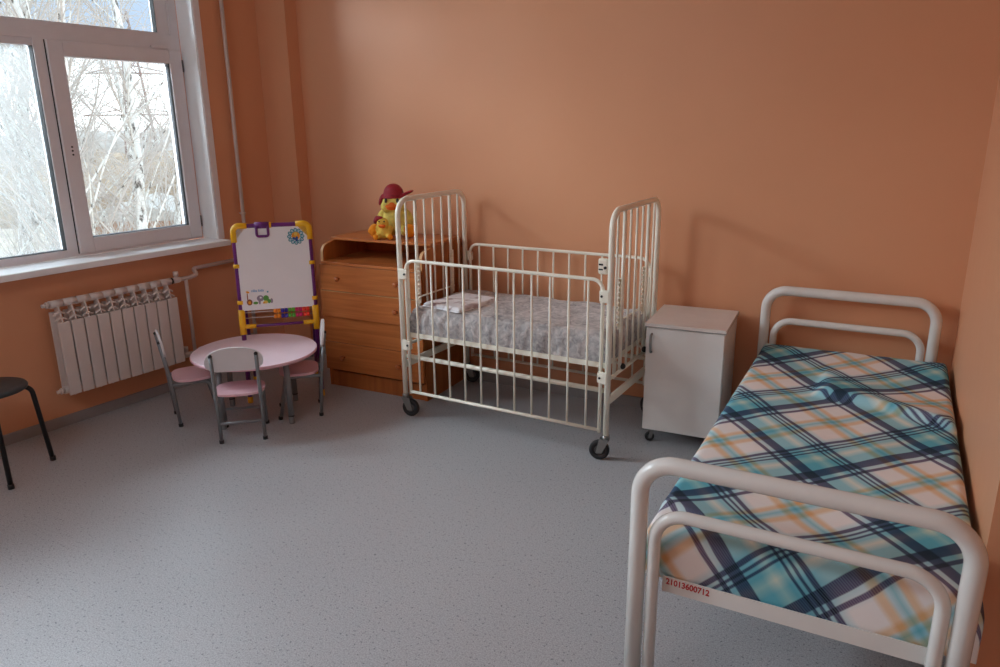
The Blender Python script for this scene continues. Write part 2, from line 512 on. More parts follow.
# right wall: short stub beside the bed, then it steps away
b = mb('wall')
b.box((XR, 2.115, 0), (XR + 0.15, YB, ZC)); b.box((XR + 0.15, 2.115, 0), (2.3, 2.265, ZC))
struct(b.build('wall_right'))
struct(mb('wall').box((1.6, -1.5, 0), (1.75, 2.115, ZC)).build('wall_side'))
struct(mb('wall').box((-4.6, -1.6, 0), (1.75, -1.45, ZC)).build('wall_front'))
# pier in the left corner
struct(mb('wall').box((-4.2, 3.835, 0), (-3.597, YB + 0.01, ZC)).build('trim_1'))

# window wall with two openings: the one in view and its neighbour nearer the camera
WIN = [(-0.95, 0.945), (-3.25, -1.45)]
SZ, TZ = 0.90, 2.68
b = mb('wall')
def wbox(b, d0, d1, s0, s1, z0, z1, bev=0.0):
    pts = [(d0, s0, z0), (d1, s1, z1)]
    b.box((d0, s0, z0), (d1, s1, z1), bev)
wallL = b
wbox(b, -0.32, 0, -4.1, 1.60, 0, SZ - 0.03); wbox(b, -0.32, 0, -4.1, 1.60, TZ, ZC)
wbox(b, -0.32, 0, 0.945, 1.60, SZ - 0.03, TZ); wbox(b, -0.32, 0, -1.45, -0.95, SZ - 0.03, TZ); wbox(b, -0.32, 0, -4.1, -3.25, SZ - 0.03, TZ)
o = struct(b.build('wall_left')); o.location = P0; o.rotation_euler = (0, 0, AW)

def frame_empty(name):
    e = bpy.data.objects.new(name, None); COL.objects.link(e); e.location = P0; e.rotation_euler = (0, 0, AW); return e

# reveals
def reveal(s0, s1, idx):
    b = mb('reveal')
    wbox(b, -0.15, 0.0, s1 - 0.012, s1, SZ, TZ); wbox(b, -0.15, 0.0, s0, s0 + 0.012, SZ, TZ); wbox(b, -0.15, 0.0, s0, s1, TZ - 0.012, TZ)
    b.m('pvc')
    wbox(b, -0.002, 0.006, s1 - 0.004, s1 + 0.038, SZ, TZ + 0.03); wbox(b, -0.002, 0.006, s0 - 0.038, s0 + 0.004, SZ, TZ + 0.03); wbox(b, -0.002, 0.006, s0, s1, TZ - 0.004, TZ + 0.03)
    o = struct(b.build('trim_%d' % idx)); o.location = P0; o.rotation_euler = (0, 0, AW)

def window(name, s0, s1, mid):
    """mid: the post between fixed left light and opening sash"""
    w = struct(frame_empty(name))
    F0, F1 = -0.22, -0.15          # frame depth
    fr = mb('pvc')
    wbox(fr, F0, F1, s0, s0 + 0.05, SZ, TZ - 0.01); wbox(fr, F0, F1, s1 - 0.055, s1, SZ, TZ - 0.01)
    wbox(fr, F0, F1, s0 + 0.05, s1 - 0.055, SZ, SZ + 0.042); wbox(fr, F0, F1, s0 + 0.05, s1 - 0.055, TZ - 0.06, TZ - 0.01)
    wbox(fr, F0, F1, s0 + 0.05, s1 - 0.055, 2.062, 2.148)
    wbox(fr, F0, F1, mid - 0.05, mid + 0.03, SZ + 0.042, 2.062)
    # glazing beads around the upper light and the fixed left light
    wbox(fr, F0 + 0.01, F1 - 0.012, s1 - 0.135, s1 - 0.055, 2.148, TZ - 0.06); wbox(fr, F0 + 0.01, F1 - 0.012, s0 + 0.05, s1 - 0.055, 2.148, 2.156)
    fr.m('seal')
    wbox(fr, F0 + 0.02, F1 - 0.008, mid - 0.053, mid - 0.05, SZ + 0.042, 2.03); wbox(fr, F0 + 0.02, F1 - 0.013, s1 - 0.138, s1 - 0.135, 2.156, TZ - 0.06)
    wbox(fr, F0 + 0.02, F1 - 0.008, s0 + 0.05, mid - 0.05, SZ + 0.042, SZ + 0.045)
    fr.m('pvc'); wbox(fr, F0 + 0.01, F1 - 0.006, s0 + 0.05, mid - 0.05, 2.026, 2.062)
    fr.build('window_frame', w)
    # opening sash, standing a little proud of the frame
    a0, a1, z0, z1 = mid + 0.012, s1 - 0.012, SZ + 0.014, 2.060
    g0, g1, h0, h1 = mid + 0.095, s1 - 0.094, 0.996, 1.980
    S1 = F1 + 0.018
    sh = mb('pvc')
    wbox(sh, F0 + 0.01, S1, a0, g0, z0, z1, 0.004); wbox(sh, F0 + 0.01, S1, g1, a1, z0, z1, 0.004)
    wbox(sh, F0 + 0.01, S1 - 0.001, g0, g1, z0, h0, 0.004); wbox(sh, F0 + 0.01, S1 - 0.001, g0, g1, h1, z1, 0.004)
    sh.m('seal')
    wbox(sh, F0 + 0.04, S1 - 0.014, g1 - 0.004, g1, h0, h1); wbox(sh, F0 + 0.02, S1 - 0.02, g0, g1, h0, h0 + 0.003)
    wbox(sh, F1, F1 + 0.002, a0 - 0.006, a0, z0, z1)
    s = sh.build('window_sash', w)
    for k, zz in enumerate((1.505, 1.484, 1.463)):
        mb('seal').cyl((S1 - 0.001, a0 + 0.045, zz), (S1 + 0.002, a0 + 0.045, zz), 0.0055, 10).build('screw_hole', s)
    for zz in (z0 + 0.10, z1 - 0.09):
        mb('hub').cyl((S1 - 0.004, a1 + 0.004, zz - 0.035), (S1 - 0.004, a1 + 0.004, zz + 0.035), 0.006, 10).build('hinge', s)
    hs = mb('pvc'); wbox(hs, S1 - 0.006, S1 + 0.008, a1 - 0.20, a1 - 0.09, z1 + 0.002, z1 + 0.018, 0.003); hs.build('hinge_stay', s)
    gm = -0.19
    g = mb('glass'); wbox(g, gm + 0.030, gm + 0.036, g0 - 0.005, g1 + 0.005, h0 - 0.005, h1 + 0.005); g.build('glass_pane', s)
    g = mb('haze'); wbox(g, gm - 0.003, gm + 0.003, s0 + 0.045, mid - 0.05, SZ + 0.04, 2.03); o = g.build('glass_pane', w); o['label'] = 'fogged glass pane'
    g = mb('glass'); wbox(g, gm - 0.003, gm + 0.003, s0 + 0.045, s1 - 0.135, 2.15, TZ - 0.055); g.build('glass_pane', w)
    sl = mb('sill'); wbox(sl, -0.15, 0.09, s0 - 0.04, s1 + 0.035, SZ - 0.036, SZ, 0.006)
    sl.build('window_sill', w)
    return w
window('window_1', -0.95, 0.93, 0.103); reveal(-0.95, 0.945, 2)
window('window_2', -3.25, -1.465, -2.30); reveal(-3.25, -1.45, 3)

# skirtings
b = mb('base'); wbox(b, 0, 0.012, -4.1, 1.43, 0, 0.058); o = struct(b.build('baseboard_left')); o.location = P0; o.rotation_euler = (0, 0, AW)
b = mb('base'); b.box((-3.585, YB - 0.012, 0), (XR, YB, 0.062)); b.box((-3.597, 3.823, 0), (-3.585, YB, 0.062)); b.box((-3.86, 3.823, 0), (-3.597, 3.835, 0.062))
struct(b.build('baseboard_back'))
b = mb('base'); b.box((XR - 0.012, 2.103, 0), (XR, YB - 0.012, 0.062)); b.box((XR, 2.103, 0), (1.6, 2.115, 0.062)); struct(b.build('baseboard_right'))

# ------------------------------------------------------------------ radiator and pipes
rad = thing('radiator', 'white ten-section aluminium radiator on the wall under the window', 'radiator', P0, AW)
NS, PITCH, S0 = 10, 0.0716, -0.208
for i in range(NS):
    s0 = S0 + i * PITCH; sc = s0 + PITCH / 2
    b = mb('enamel')
    b.box((0.118, s0 + 0.0038, 0.205), (0.130, s0 + PITCH - 0.0038, 0.612), 0.003)
    # web with the sloping shoulder between header and face plate
    b.prism([(0.055, 0.20), (0.12, 0.20), (0.12, 0.60), (0.108, 0.655), (0.092, 0.70), (0.055, 0.70)], lambda p, q, t: Vector((p, t, q)), sc - 0.0035, sc + 0.0035)
    b.cyl((0.075, s0 + 0.001, 0.705), (0.075, s0 + PITCH - 0.001, 0.705), 0.021, 16)
    b.cyl((0.075, s0 + 0.001, 0.225), (0.075, s0 + PITCH - 0.001, 0.225), 0.021, 16)
    b.box((0.045, s0 + 0.006, 0.22), (0.052, s0 + PITCH - 0.006, 0.66))
    for k, (dd, zz) in enumerate(((0.105, 0.615), (0.092, 0.645))):
        n = 8
        arc = [Vector((dd, s0 + 0.006 + (PITCH - 0.012) * t / n, zz + 0.016 * math.sin(math.pi * t / n))) for t in range(n + 1)]
        b.tube(arc, 0.006, 0, 6)
    b.build('radiator_section', rad)
for zz in (0.705, 0.225):
    b = mb('enamel'); b.cyl((0.075, S0 - 0.004, zz), (0.075, S0 - 0.018, zz), 0.018, 6); b.cyl((0.075, S0 - 0.018, zz), (0.075, S0 - 0.036, zz), 0.010, 12); b.build('end_plug', rad)
    mb('black').cyl((0.075, S0 + NS * PITCH, zz), (0.075, S0 + NS * PITCH + 0.012, zz), 0.019, 16).build('gasket', rad)

pipe = thing('heating_pipe', 'white painted heating riser and branch pipes between radiator and corner', 'pipe', P0, AW)
E0 = S0 + NS * PITCH + 0.012
mb('pipe').tube([(0.035, 1.125, 0.0), (0.035, 1.125, ZC)], 0.0125, 0, 12).build('riser', pipe)
b = mb('pipe').cyl((0.0, 1.125, 1.05), (0.04, 1.125, 1.05), 0.005, 8); b.lathe([(0.0165, -0.008), (0.0165, 0.008)], (0.035, 1.125, 1.05), seg=16); b.build('pipe_clamp', pipe)
mb('pipe').tube([(0.035, 1.125, 0.755), (0.035, 0.700, 0.748), (0.078, 0.695, 0.716), (0.075, 0.640, 0.705), (0.075, E0, 0.705)], 0.0125, 0.02, 12).build('supply_branch', pipe)
mb('pipe').tube([(0.075, 0.615, 0.70), (0.075, 0.615, 0.225)], 0.0105, 0, 12).build('bypass', pipe)
mb('pipe').tube([(0.075, E0, 0.225), (0.075, 0.64, 0.225), (0.035, 0.68, 0.225), (0.035, 1.125, 0.215)], 0.0125, 0.02, 12).build('return_branch', pipe)
for zz in (0.705, 0.225):
    b = mb('enamel'); b.lathe([(0.017, -0.022), (0.019, -0.01), (0.019, 0.012), (0.016, 0.022)], (0.075, E0 + 0.03, zz), 'Y', 14)
    b.cyl((0.075, E0 + 0.03, zz), (0.075, E0 + 0.03, zz + 0.03), 0.010, 12); b.cyl((0.075, E0 + 0.03, zz + 0.026), (0.075, E0 + 0.03, zz + 0.052), 0.016, 14)
    b.build('valve', pipe)

# ------------------------------------------------------------------ dresser
dr = thing('dresser', 'orange-brown wooden changing-top dresser against the back wall', 'dresser', (-3.085, 3.405, 0), R(1.6))
DW, DD = 0.73, 0.475
def ear(x0, x1):
    prof = [(0.03, 0.0), (DD, 0.0), (DD, 0.925), (0.16, 0.925)]
    for k in range(9):                                  # sloping, rounded ear at the front
        a = R(90 + 90 * k / 8)
        prof.append((0.075 + 0.05 * math.cos(a), 0.855 + 0.052 * math.sin(a)))
    prof.append((0.025, 0.80)); prof.append((0.03, 0.79))
    b = mb('woodv'); b.prism(prof, lambda p, q, t: Vector((t, p, q)), x0, x1)
    b.m('woodedge')
    arc = []
    for k in range(9):
        a = R(90 + 90 * k / 8); arc.append((0.075 + 0.0505 * math.cos(a), 0.855 + 0.0525 * math.sin(a)))
    arc.append((0.0245, 0.80))
    inn = [(p + 0.0015, q - 0.001) for p, q in reversed(arc)]
    b.prism(arc + inn, lambda p, q, t: Vector((t, p, q)), x0 - 0.0005, x1 + 0.0005)
    b.build('side_panel', dr)
ear(0.0, 0.017); ear(DW - 0.017, DW)
mb('wood').box((0.017, 0.0, 0.793), (DW - 0.017, DD - 0.005, 0.809), 0.002).build('changing_shelf', dr)
mb('wood').box((0.0, 0.125, 0.925), (DW, DD, 0.941), 0.002).build('top_panel', dr)
mb('wood').box((0.017, DD - 0.006, 0.05), (DW - 0.017, DD, 0.925)).build('back_panel', dr)
mb('woodv').box((0.017, 0.035, 0.0), (DW - 0.017, 0.05, 0.10)).build('plinth', dr)
for (z0, z1, y0, kn) in ((0.632, 0.790, 0.0, (0.145, 0.57)), (0.466, 0.629, -0.004, (0.560,)), (0.302, 0.462, 0.008, ()), (0.120, 0.299, 0.002, (0.145, 0.562))):
    d = mb('wood'); d.box((0.002, y0, z0), (DW - 0.002, y0 + 0.018, z1), 0.0015)
    if y0 < 0: d.m('woodedge').box((0.002, y0 - 0.0006, z1 - 0.002), (DW - 0.002, y0 + 0.016, z1 + 0.0006))
    d = d.build('drawer', dr)
    for kx in kn:
        mb('knob').lathe([(0.008, 0), (0.007, -0.010), (0.015, -0.018), (0.016, -0.024), (0.011, -0.030), (0.002, -0.032)], (kx, y0, (z0 + z1) / 2), 'Y', 14).build('knob', d)

# ------------------------------------------------------------------ plush ducks
def remesh(o, vox):
    md = o.modifiers.new('remesh', 'REMESH'); md.mode = 'VOXEL'; md.voxel_size = vox; md.use_smooth_shade = True
    sm = o.modifiers.new('smooth', 'SMOOTH'); sm.iterations = 6; sm.factor = 0.5
    return o
ZT = 0.942
bd = thing('plush_duck', 'large yellow plush duck in burgundy cap sitting on the dresser', 'plush toy', (-2.735, 3.735, ZT), R(22))
b = mb('duck')
b.ball((0, 0, 0.088), (0.088, 0.075, 0.088)); b.ball((0, 0.0, 0.15), (0.06, 0.052, 0.05)); b.ball((0, -0.005, 0.205), (0.076, 0.066, 0.068))
b.ball((-0.042, -0.045, 0.185), 0.034); b.ball((0.042, -0.045, 0.185), 0.034)
for sx in (-1, 1):
    b.ball((sx * 0.085, -0.005, 0.115), (0.028, 0.038, 0.058), rot=Euler((0, sx * R(-24), 0)).to_matrix())
    b.ball((sx * 0.075, -0.055, 0.036), (0.035, 0.06, 0.032), rot=Euler((0, 0, sx * R(28))).to_matrix())
b.ball((0, 0.075, 0.06), (0.03, 0.04, 0.03))
remesh(b.build('body', bd), 0.006)
for sx in (-1, 1):
    f = mb('duckorange').ball((sx * 0.108, -0.085, 0.042), (0.040, 0.030, 0.043))
    f.ball((sx * 0.108, -0.098, 0.060), (0.020, 0.016, 0.020)); f.ball((sx * 0.132, -0.098, 0.04), (0.018, 0.016, 0.02))
    remesh(f.build('foot', bd), 0.006)
b = mb('beak'); b.ball((0, -0.082, 0.190), (0.040, 0.034, 0.012)); b.ball((0, -0.078, 0.176), (0.030, 0.026, 0.010)); b.ball((0, -0.068, 0.197), (0.020, 0.022, 0.016))
remesh(b.build('beak', bd), 0.004)
for sx in (-1, 1):
    mb('black').ball((sx * 0.036, -0.066, 0.222), (0.009, 0.007, 0.015), 12, 8).build('eye', bd)
b = mb('cap'); b.ball((-0.004, 0.004, 0.262), (0.062, 0.060, 0.058)); b.ball((-0.004, 0.0, 0.238), (0.078, 0.068, 0.020))
b.ball((0.082, -0.012, 0.262), (0.050, 0.040, 0.010), rot=Euler((0, R(-22), 0)).to_matrix())
b.ball((-0.078, -0.014, 0.222), (0.014, 0.026, 0.038), rot=Euler((0, R(18), 0)).to_matrix())
remesh(b.build('cap', bd), 0.005)
sd = thing('plush_duckling', 'small yellow plush duckling sitting in front of the large duck', 'plush toy', (-2.722, 3.60, ZT), R(25))
b = mb('duckpale')
b.ball((0, 0, 0.042), (0.040, 0.036, 0.042)); b.ball((-0.006, -0.004, 0.096), (0.036, 0.034, 0.033)); b.ball((0, 0, 0.07), (0.028, 0.026, 0.02))
for sx in (-1, 1):
    b.ball((sx * 0.034, -0.022, 0.020), (0.019, 0.028, 0.019)); b.ball((sx * 0.040, 0.0, 0.058), (0.012, 0.018, 0.026))
remesh(b.build('body', sd), 0.004)
remesh(mb('beak').ball((-0.004, -0.040, 0.084), (0.024, 0.020, 0.008)).ball((-0.004, -0.036, 0.076), (0.018, 0.016, 0.007)).build('beak', sd), 0.003)
for sx in (-1, 1): mb('black').ball((sx * 0.015 - 0.006, -0.033, 0.108), 0.0048, 10, 6).build('eye', sd)
for sx in (-1, 1): mb('duckorange').ball((sx * 0.044, -0.046, 0.017), (0.017, 0.012, 0.017)).build('foot', sd)
remesh(mb('cap').ball((-0.034, 0.0, 0.122), (0.022, 0.026, 0.018)).ball((-0.050, -0.006, 0.108), (0.012, 0.018, 0.018)).ball((-0.02, -0.012, 0.128), (0.018, 0.018, 0.010)).build('bow', sd), 0.004)

# ------------------------------------------------------------------ crib
CA = -R(1.9)
CL, CD = 1.22, 0.655
cr = thing('crib', 'white metal barred hospital crib on wheels by the back wall', 'crib', (-2.345, 3.225, 0), CA)
def crib_end(u, sgn):
    e = mb('crib').tube([(u, 0, 0.125), (u, 0, 1.222), (u, CD, 1.222), (u, CD, 0.125)], 0.0145, 0.085, 14, 9).build('end_frame', cr)
    mb('crib').cyl((u, 0.01, 0.415), (u, CD - 0.01, 0.415), 0.0095, 12).build('lower_bar', e)
    mb('crib').box((u - 0.008, 0.01, 0.285), (u + 0.008, CD - 0.01, 0.325), 0.002).build('flat_rail', e)
    for i in range(7):
        v = 0.072 + i * 0.0852
        thick = i in (1, 5)
        mb('crib').cyl((u, v, 0.415), (u, v, 1.216), 0.0095 if thick else 0.0058, 12).build('bar', e)
        if thick:
            ui = u + sgn * 0.014
            t = mb('crib'); side = -1 if i == 1 else -1
            poly = [(0.0, 0.63), (0.0, 0.885)]
            zz = 0.885
            while zz > 0.64:
                poly += [(-0.030, zz), (-0.030, zz - 0.010), (-0.012, zz - 0.014), (-0.012, zz - 0.022)]
                zz -= 0.025
            poly.append((-0.012, 0.63))
            t.prism(poly, lambda p, q, tt, v=v: Vector((tt, v + p + 0.004, q)), ui - 0.003, ui + 0.003)
            t.build('notched_strip', e)
    mb('crib').cyl((u + sgn * 0.016, 0.155, 0.668), (u + sgn * 0.016, 0.50, 0.668), 0.005, 10).build('cross_rod', e)
    return e
e0 = crib_end(0.0, 1); e1 = crib_end(CL, -1)
def side_rail(v, ztop, zbot, out):
    u0, u1 = 0.038, CL - 0.036
    r = mb('crib').tube([(u0, v, zbot - 0.012), (u0, v, ztop), (u1, v, ztop), (u1, v, zbot - 0.012)], 0.0092, 0.055, 12, 7).cyl((u0, v, zbot), (u1, v, zbot), 0.0088, 12).build('side_rail', cr)
    for i in range(11):
        uu = 0.104 + i * 0.1006
        mb('crib').cyl((uu, v, zbot), (uu, v, ztop), 0.0056, 10).build('bar', r)
    for (uu, cx) in ((u0, -1), (u1, 1)):
        for zz in (ztop - 0.075, 0.425):
            b = mb('crib'); b.box((min(uu, uu + cx * 0.036), v + out * 0.010 - 0.006, zz - 0.030), (max(uu, uu + cx * 0.036), v + out * 0.010 + 0.006, zz + 0.030), 0.004)
            b.box((uu - 0.014, v - 0.014, zz - 0.026), (uu + 0.014, v + 0.014, zz + 0.026), 0.004)
            b.m('black').cyl((uu, v + out * 0.013, zz), (uu, v + out * 0.019, zz), 0.006, 10)
            b.build('rail_clamp', r)
    return r
side_rail(0.0, 0.902, 0.150, -1)
side_rail(CD, 0.900, 0.190, 1)
# lock plate on the near right post
b = mb('crib'); b.box((CL - 0.062, -0.010, 0.930), (CL - 0.012, 0.004, 1.005), 0.010); b.m('black')
b.cyl((CL - 0.025, -0.009, 0.962), (CL - 0.025, -0.014, 0.962), 0.007, 10); b.box((CL - 0.056, -0.0125, 0.972), (CL - 0.036, -0.0095, 0.980)); b.box((CL - 0.056, -0.0125, 0.950), (CL - 0.036, -0.0095, 0.956))
b.build('lock_plate', cr)
for vv in (0.032, CD - 0.032):
    mb('crib').cyl((0.0, vv, 0.347), (CL, vv, 0.347), 0.0125, 12).build('frame_tube', cr)
# sleeping deck with rim and slats, held on hooks with black knobs
b = mb('crib')
b.box((0.022, 0.018, 0.466), (CL - 0.022, 0.024, 0.492)); b.box((0.022, CD - 0.024, 0.466), (CL - 0.022, CD - 0.018, 0.492))
b.box((0.022, 0.024, 0.466), (0.028, CD - 0.024, 0.492)); b.box((CL - 0.028, 0.024, 0.466), (CL - 0.022, CD - 0.024, 0.492))
for i in range(14):
    uu = 0.07 + i * 0.083; b.box((uu - 0.018, 0.024, 0.470), (uu + 0.018, CD - 0.024, 0.475))
b.build('deck', cr)
for uu, sg in ((0.0, 1), (CL, -1)):
    for vv in (0.165, 0.49):
        b = mb('crib'); b.cyl((uu, vv, 0.44), (uu + sg * 0.03, vv, 0.47), 0.006, 8); b.m('black').ball((uu - sg * 0.012, vv, 0.440), 0.016, 12, 8); b.build('deck_hook', cr)
def caster(parent, x, y, ang, wr=0.05, ww=0.026, top=0.13):
    rot = Matrix.Rotation(ang, 3, 'Z')
    def T(p): return rot @ Vector(p) + Vector((x, y, 0))
    off = -0.030 * wr / 0.05; kf = wr / 0.05
    f = mb('steel')
    f.cyl(T((0, 0, top - 0.022 * kf)), T((0, 0, top)), 0.020 * kf, 14)
    for s in (-1, 1):
        f.prism([(-0.030 * kf, top - 0.018 * kf), (0.020 * kf, top - 0.018 * kf), (off + 0.015 * kf, wr - 0.012 * kf), (off - 0.015 * kf, wr - 0.012 * kf)], lambda p, q, t: T((p, t, q)), s * (ww / 2 + 0.004), s * (ww / 2 + 0.007))
    f.build('caster_fork', parent)
    w = MB(); prof = [(0.55 * wr, -ww * 0.30), (0.60 * wr, -ww / 2), (0.94 * wr, -ww / 2), (wr, -ww * 0.36), (wr, ww * 0.36), (0.94 * wr, ww / 2), (0.60 * wr, ww / 2), (0.55 * wr, ww * 0.30)]
    w.m('wheel').lathe(prof, (0, 0, 0), 'Y', 28)
    w.m('hub').lathe([(0.2 * wr, -ww * 0.46), (0.50 * wr, -ww * 0.34), (0.50 * wr, ww * 0.34), (0.2 * wr, ww * 0.46)], (0, 0, 0), 'Y', 20)
    w.m('steel').cyl((0, -ww / 2 - 0.009, 0), (0, ww / 2 + 0.009, 0), 0.006, 10)
    c = T((off, 0, wr))
    for v in w.bm.verts: v.co = rot @ v.co + c
    w.build('caster_wheel', parent)
caster(cr, 0.0, 0.0, R(188)); caster(cr, CL, 0.0, R(12)); caster(cr, 0.0, CD, R(200)); caster(cr, CL, CD, R(-40))

# blanket over the crib mattress
def soft_block(u0, u1, v0, v1, z0, z1, nu, nv, rnd, amp, seed, material, uvs=False):
    b = mb(material)
    L, D, H = u1 - u0, v1 - v0, z1 - z0
    def pt(a, c):
        # a along u wraps over both ends, c along v wraps over both sides
        def wrap(t, Ln):
            tot = Ln + 2 * H; s = t * tot - H
            if s < 0: return 0.0, -s
            if s > Ln: return Ln, s - Ln
            return s, 0.0
        uu, da = wrap(a, L); vv, dc = wrap(c, D)
        drop = max(da, dc)
        x, y, z = u0 + uu, v0 + vv, z1 - drop
        # soften the rim
        ex = min(uu, L - uu); ey = min(vv, D - vv); ed = min(ex, ey)
        if drop == 0 and ed < rnd: z -= rnd * (1 - math.sqrt(max(0, 1 - (1 - ed / rnd) ** 2))) * 0.8
        if drop > 0:
            k = 0.012 * min(1, drop / 0.05)
            if da > 0: x += math.copysign(k, uu - L / 2)
            if dc > 0: y += math.copysign(k, vv - D / 2)
            z = z1 - 0.8 * rnd - (drop / H) * (H - 0.8 * rnd)
        q = Vector((x * 5 + seed, y * 5, z * 5))
        n = noise.noise(q) * amp + noise.noise(q * 4.2) * amp * 0.45
        if drop > 0:
            fold = noise.noise(Vector((x * 14 + seed, y * 14, 0))) * 0.007
            if dc > 0: y += math.copysign(1, vv - D / 2) * fold
            if da > 0: x += math.copysign(1, uu - L / 2) * fold
        else: z += n
        return Vector((x, y, z))
    b.grid(pt, nu, nv)
    return b
b = soft_block(0.036, CL - 0.036, 0.040, CD - 0.040, 0.480, 0.634, 120, 70, 0.035, 0.010, 3.1, 'fleece')
bl = tag(b.build('crib_blanket'), 'fluffy grey fleece blanket tucked over the crib mattress', 'blanket')
bl.location = (-2.345, 3.225, 0); bl.rotation_euler = (0, 0, CA)
# folded sheet
fs = thing('folded_sheet', 'folded white printed cotton sheet lying on the grey blanket', 'folded linen', (-2.095, 3.445, 0.637), R(-12))
for k, (sx, sy, zz, rz) in enumerate(((0.135, 0.172, 0.0, 0), (0.132, 0.168, 0.0105, 1.5))):
    b = mb('print')
    def pt(a, c, sx=sx, sy=sy, zz=zz):
        x, y = (a * 2 - 1) * sx, (c * 2 - 1) * sy
        e = min(sx - abs(x), sy - abs(y))
        h = 0.0105 * min(1, math.sqrt(max(0, e) / 0.012))
        return Vector((x, y, zz + h + noise.noise(Vector((x * 9, y * 9, zz * 50))) * 0.003 * min(1, e / 0.02)))
    b.grid(pt, 26, 30)
    b.box((-sx, -sy, zz - 0.001), (sx, sy, zz + 0.0008))
    o = b.build('sheet_fold', fs); o.rotation_euler = (0, 0, R(rz))

# ------------------------------------------------------------------ bedside cabinet
cb = thing('bedside_cabinet', 'pale grey bedside cabinet on casters between crib and bed', 'cabinet', (-1.030, 3.462, 0), R(3.15))
cw, cd = 0.382, 0.415
b = mb('cabinet')
b.box((0, 0.018, 0.084), (0.016, cd, 0.627)); b.box((cw - 0.016, 0.018, 0.084), (cw, cd, 0.627)); b.box((0.016, 0.018, 0.084), (cw - 0.016, cd, 0.10))
b.box((0.016, cd - 0.006, 0.10), (cw - 0.016, cd, 0.627)); b.box((0.016, 0.03, 0.34), (cw - 0.016, cd - 0.006, 0.356))
b.build('carcass', cb)
b = mb('cabtop'); b.box((-0.006, -0.006, 0.630), (cw + 0.006, cd + 0.004, 0.6475), 0.0015); b.m('cabedge').box((-0.0055, -0.0055, 0.627), (cw + 0.0055, cd, 0.6305)); b.build('cabinet_top', cb)
d = mb('cabinet').box((0.002, 0.0, 0.080), (cw - 0.002, 0.0165, 0.6245), 0.001).build('door', cb)
o = mb('steel').tube([(0.030, 0.0, 0.592), (0.030, -0.020, 0.588), (0.030, -0.026, 0.545), (0.030, -0.020, 0.502), (0.030, 0.0, 0.498)], 0.0062, 0.02, 10).build('handle', d)
o['label'] = 'silver arched handle'
for x in (0.045, cw - 0.045):
    for y in (0.05, cd - 0.05):
        caster(cb, x, y, R(25 if x < 0.1 else 60), 0.024, 0.018, 0.084)

# ------------------------------------------------------------------ adult bed
BX0, BX1, BY0, BY1 = -0.528, 0.240, 1.79, 3.865
bed = thing('hospital_bed', 'white tubular metal hospital bed along the right wall', 'bed', (0, 0, 0))
def bed_end(name, y, zo, zi, BX1):
    e = mb('bedpaint').tube([(BX0, y, 0.012), (BX0, y, zo), (BX1, y, zo), (BX1, y, 0.012)], 0.0245, 0.095, 20, 10).build(name, bed)
    mb('bedpaint').tube([(BX0 + 0.047, y, 0.012), (BX0 + 0.047, y, zi), (BX1 - 0.047, y, zi), (BX1 - 0.047, y, 0.012)], 0.0175, 0.085, 18, 10).build('inner_hoop', e)
    for x in (BX0, BX1, BX0 + 0.047, BX1 - 0.047):
        mb('black').lathe([(0.026 if x in (BX0, BX1) else 0.019, 0.0), (0.026 if x in (BX0, BX1) else 0.019, 0.016)], (x, y, 0), seg=16).build('foot_cap', e)
    return e
bed_end('footboard', BY0, 0.722, 0.578, 0.256); bed_end('headboard', BY1, 0.785, 0.630, 0.228)
FX0, FX1 = BX0 + 0.066, 0.196
for yy in (1.838, 3.815):
    b = mb('bedpaint'); b.box((FX0, yy - 0.012, 0.312), (FX1, yy - 0.009, 0.361)); 
    if yy > 3: b.box((FX0, yy - 0.012, 0.358), (FX1, yy + 0.014, 0.361))
    b.build('end_rail', bed)
for xx in (BX0 + 0.03, BX1 - 0.03):
    b = mb('bedpaint'); b.box((xx - 0.0015, BY0 + 0.02, 0.312), (xx + 0.0015, BY1 - 0.02, 0.361)); b.box((xx - 0.014, BY0 + 0.03, 0.358), (xx + 0.014, BY1 - 0.03, 0.361)); b.build('side_rail', bed)
b = mb('bedpaint')
for i in range(16):
    yy = 1.93 + i * 0.122; b.box((FX0 - 0.03, yy - 0.018, 0.355), (FX1 + 0.03, yy + 0.018, 0.3578))
b.build('slat_deck', bed)
mtx = Matrix.Translation((FX0 + 0.010, 1.838 - 0.0125, 0.339)) @ Matrix.Rotation(R(1.5), 4, 'Y') @ Matrix.Rotation(R(90), 4, 'X')
o = text_mesh('inventory_number', '21013600712', 0.026, 0.0004, 'redtext', bed, mtx @ Matrix.Scale(0.86, 4, (1, 0, 0)))
o['label'] = 'red handwritten inventory number 21013600712'

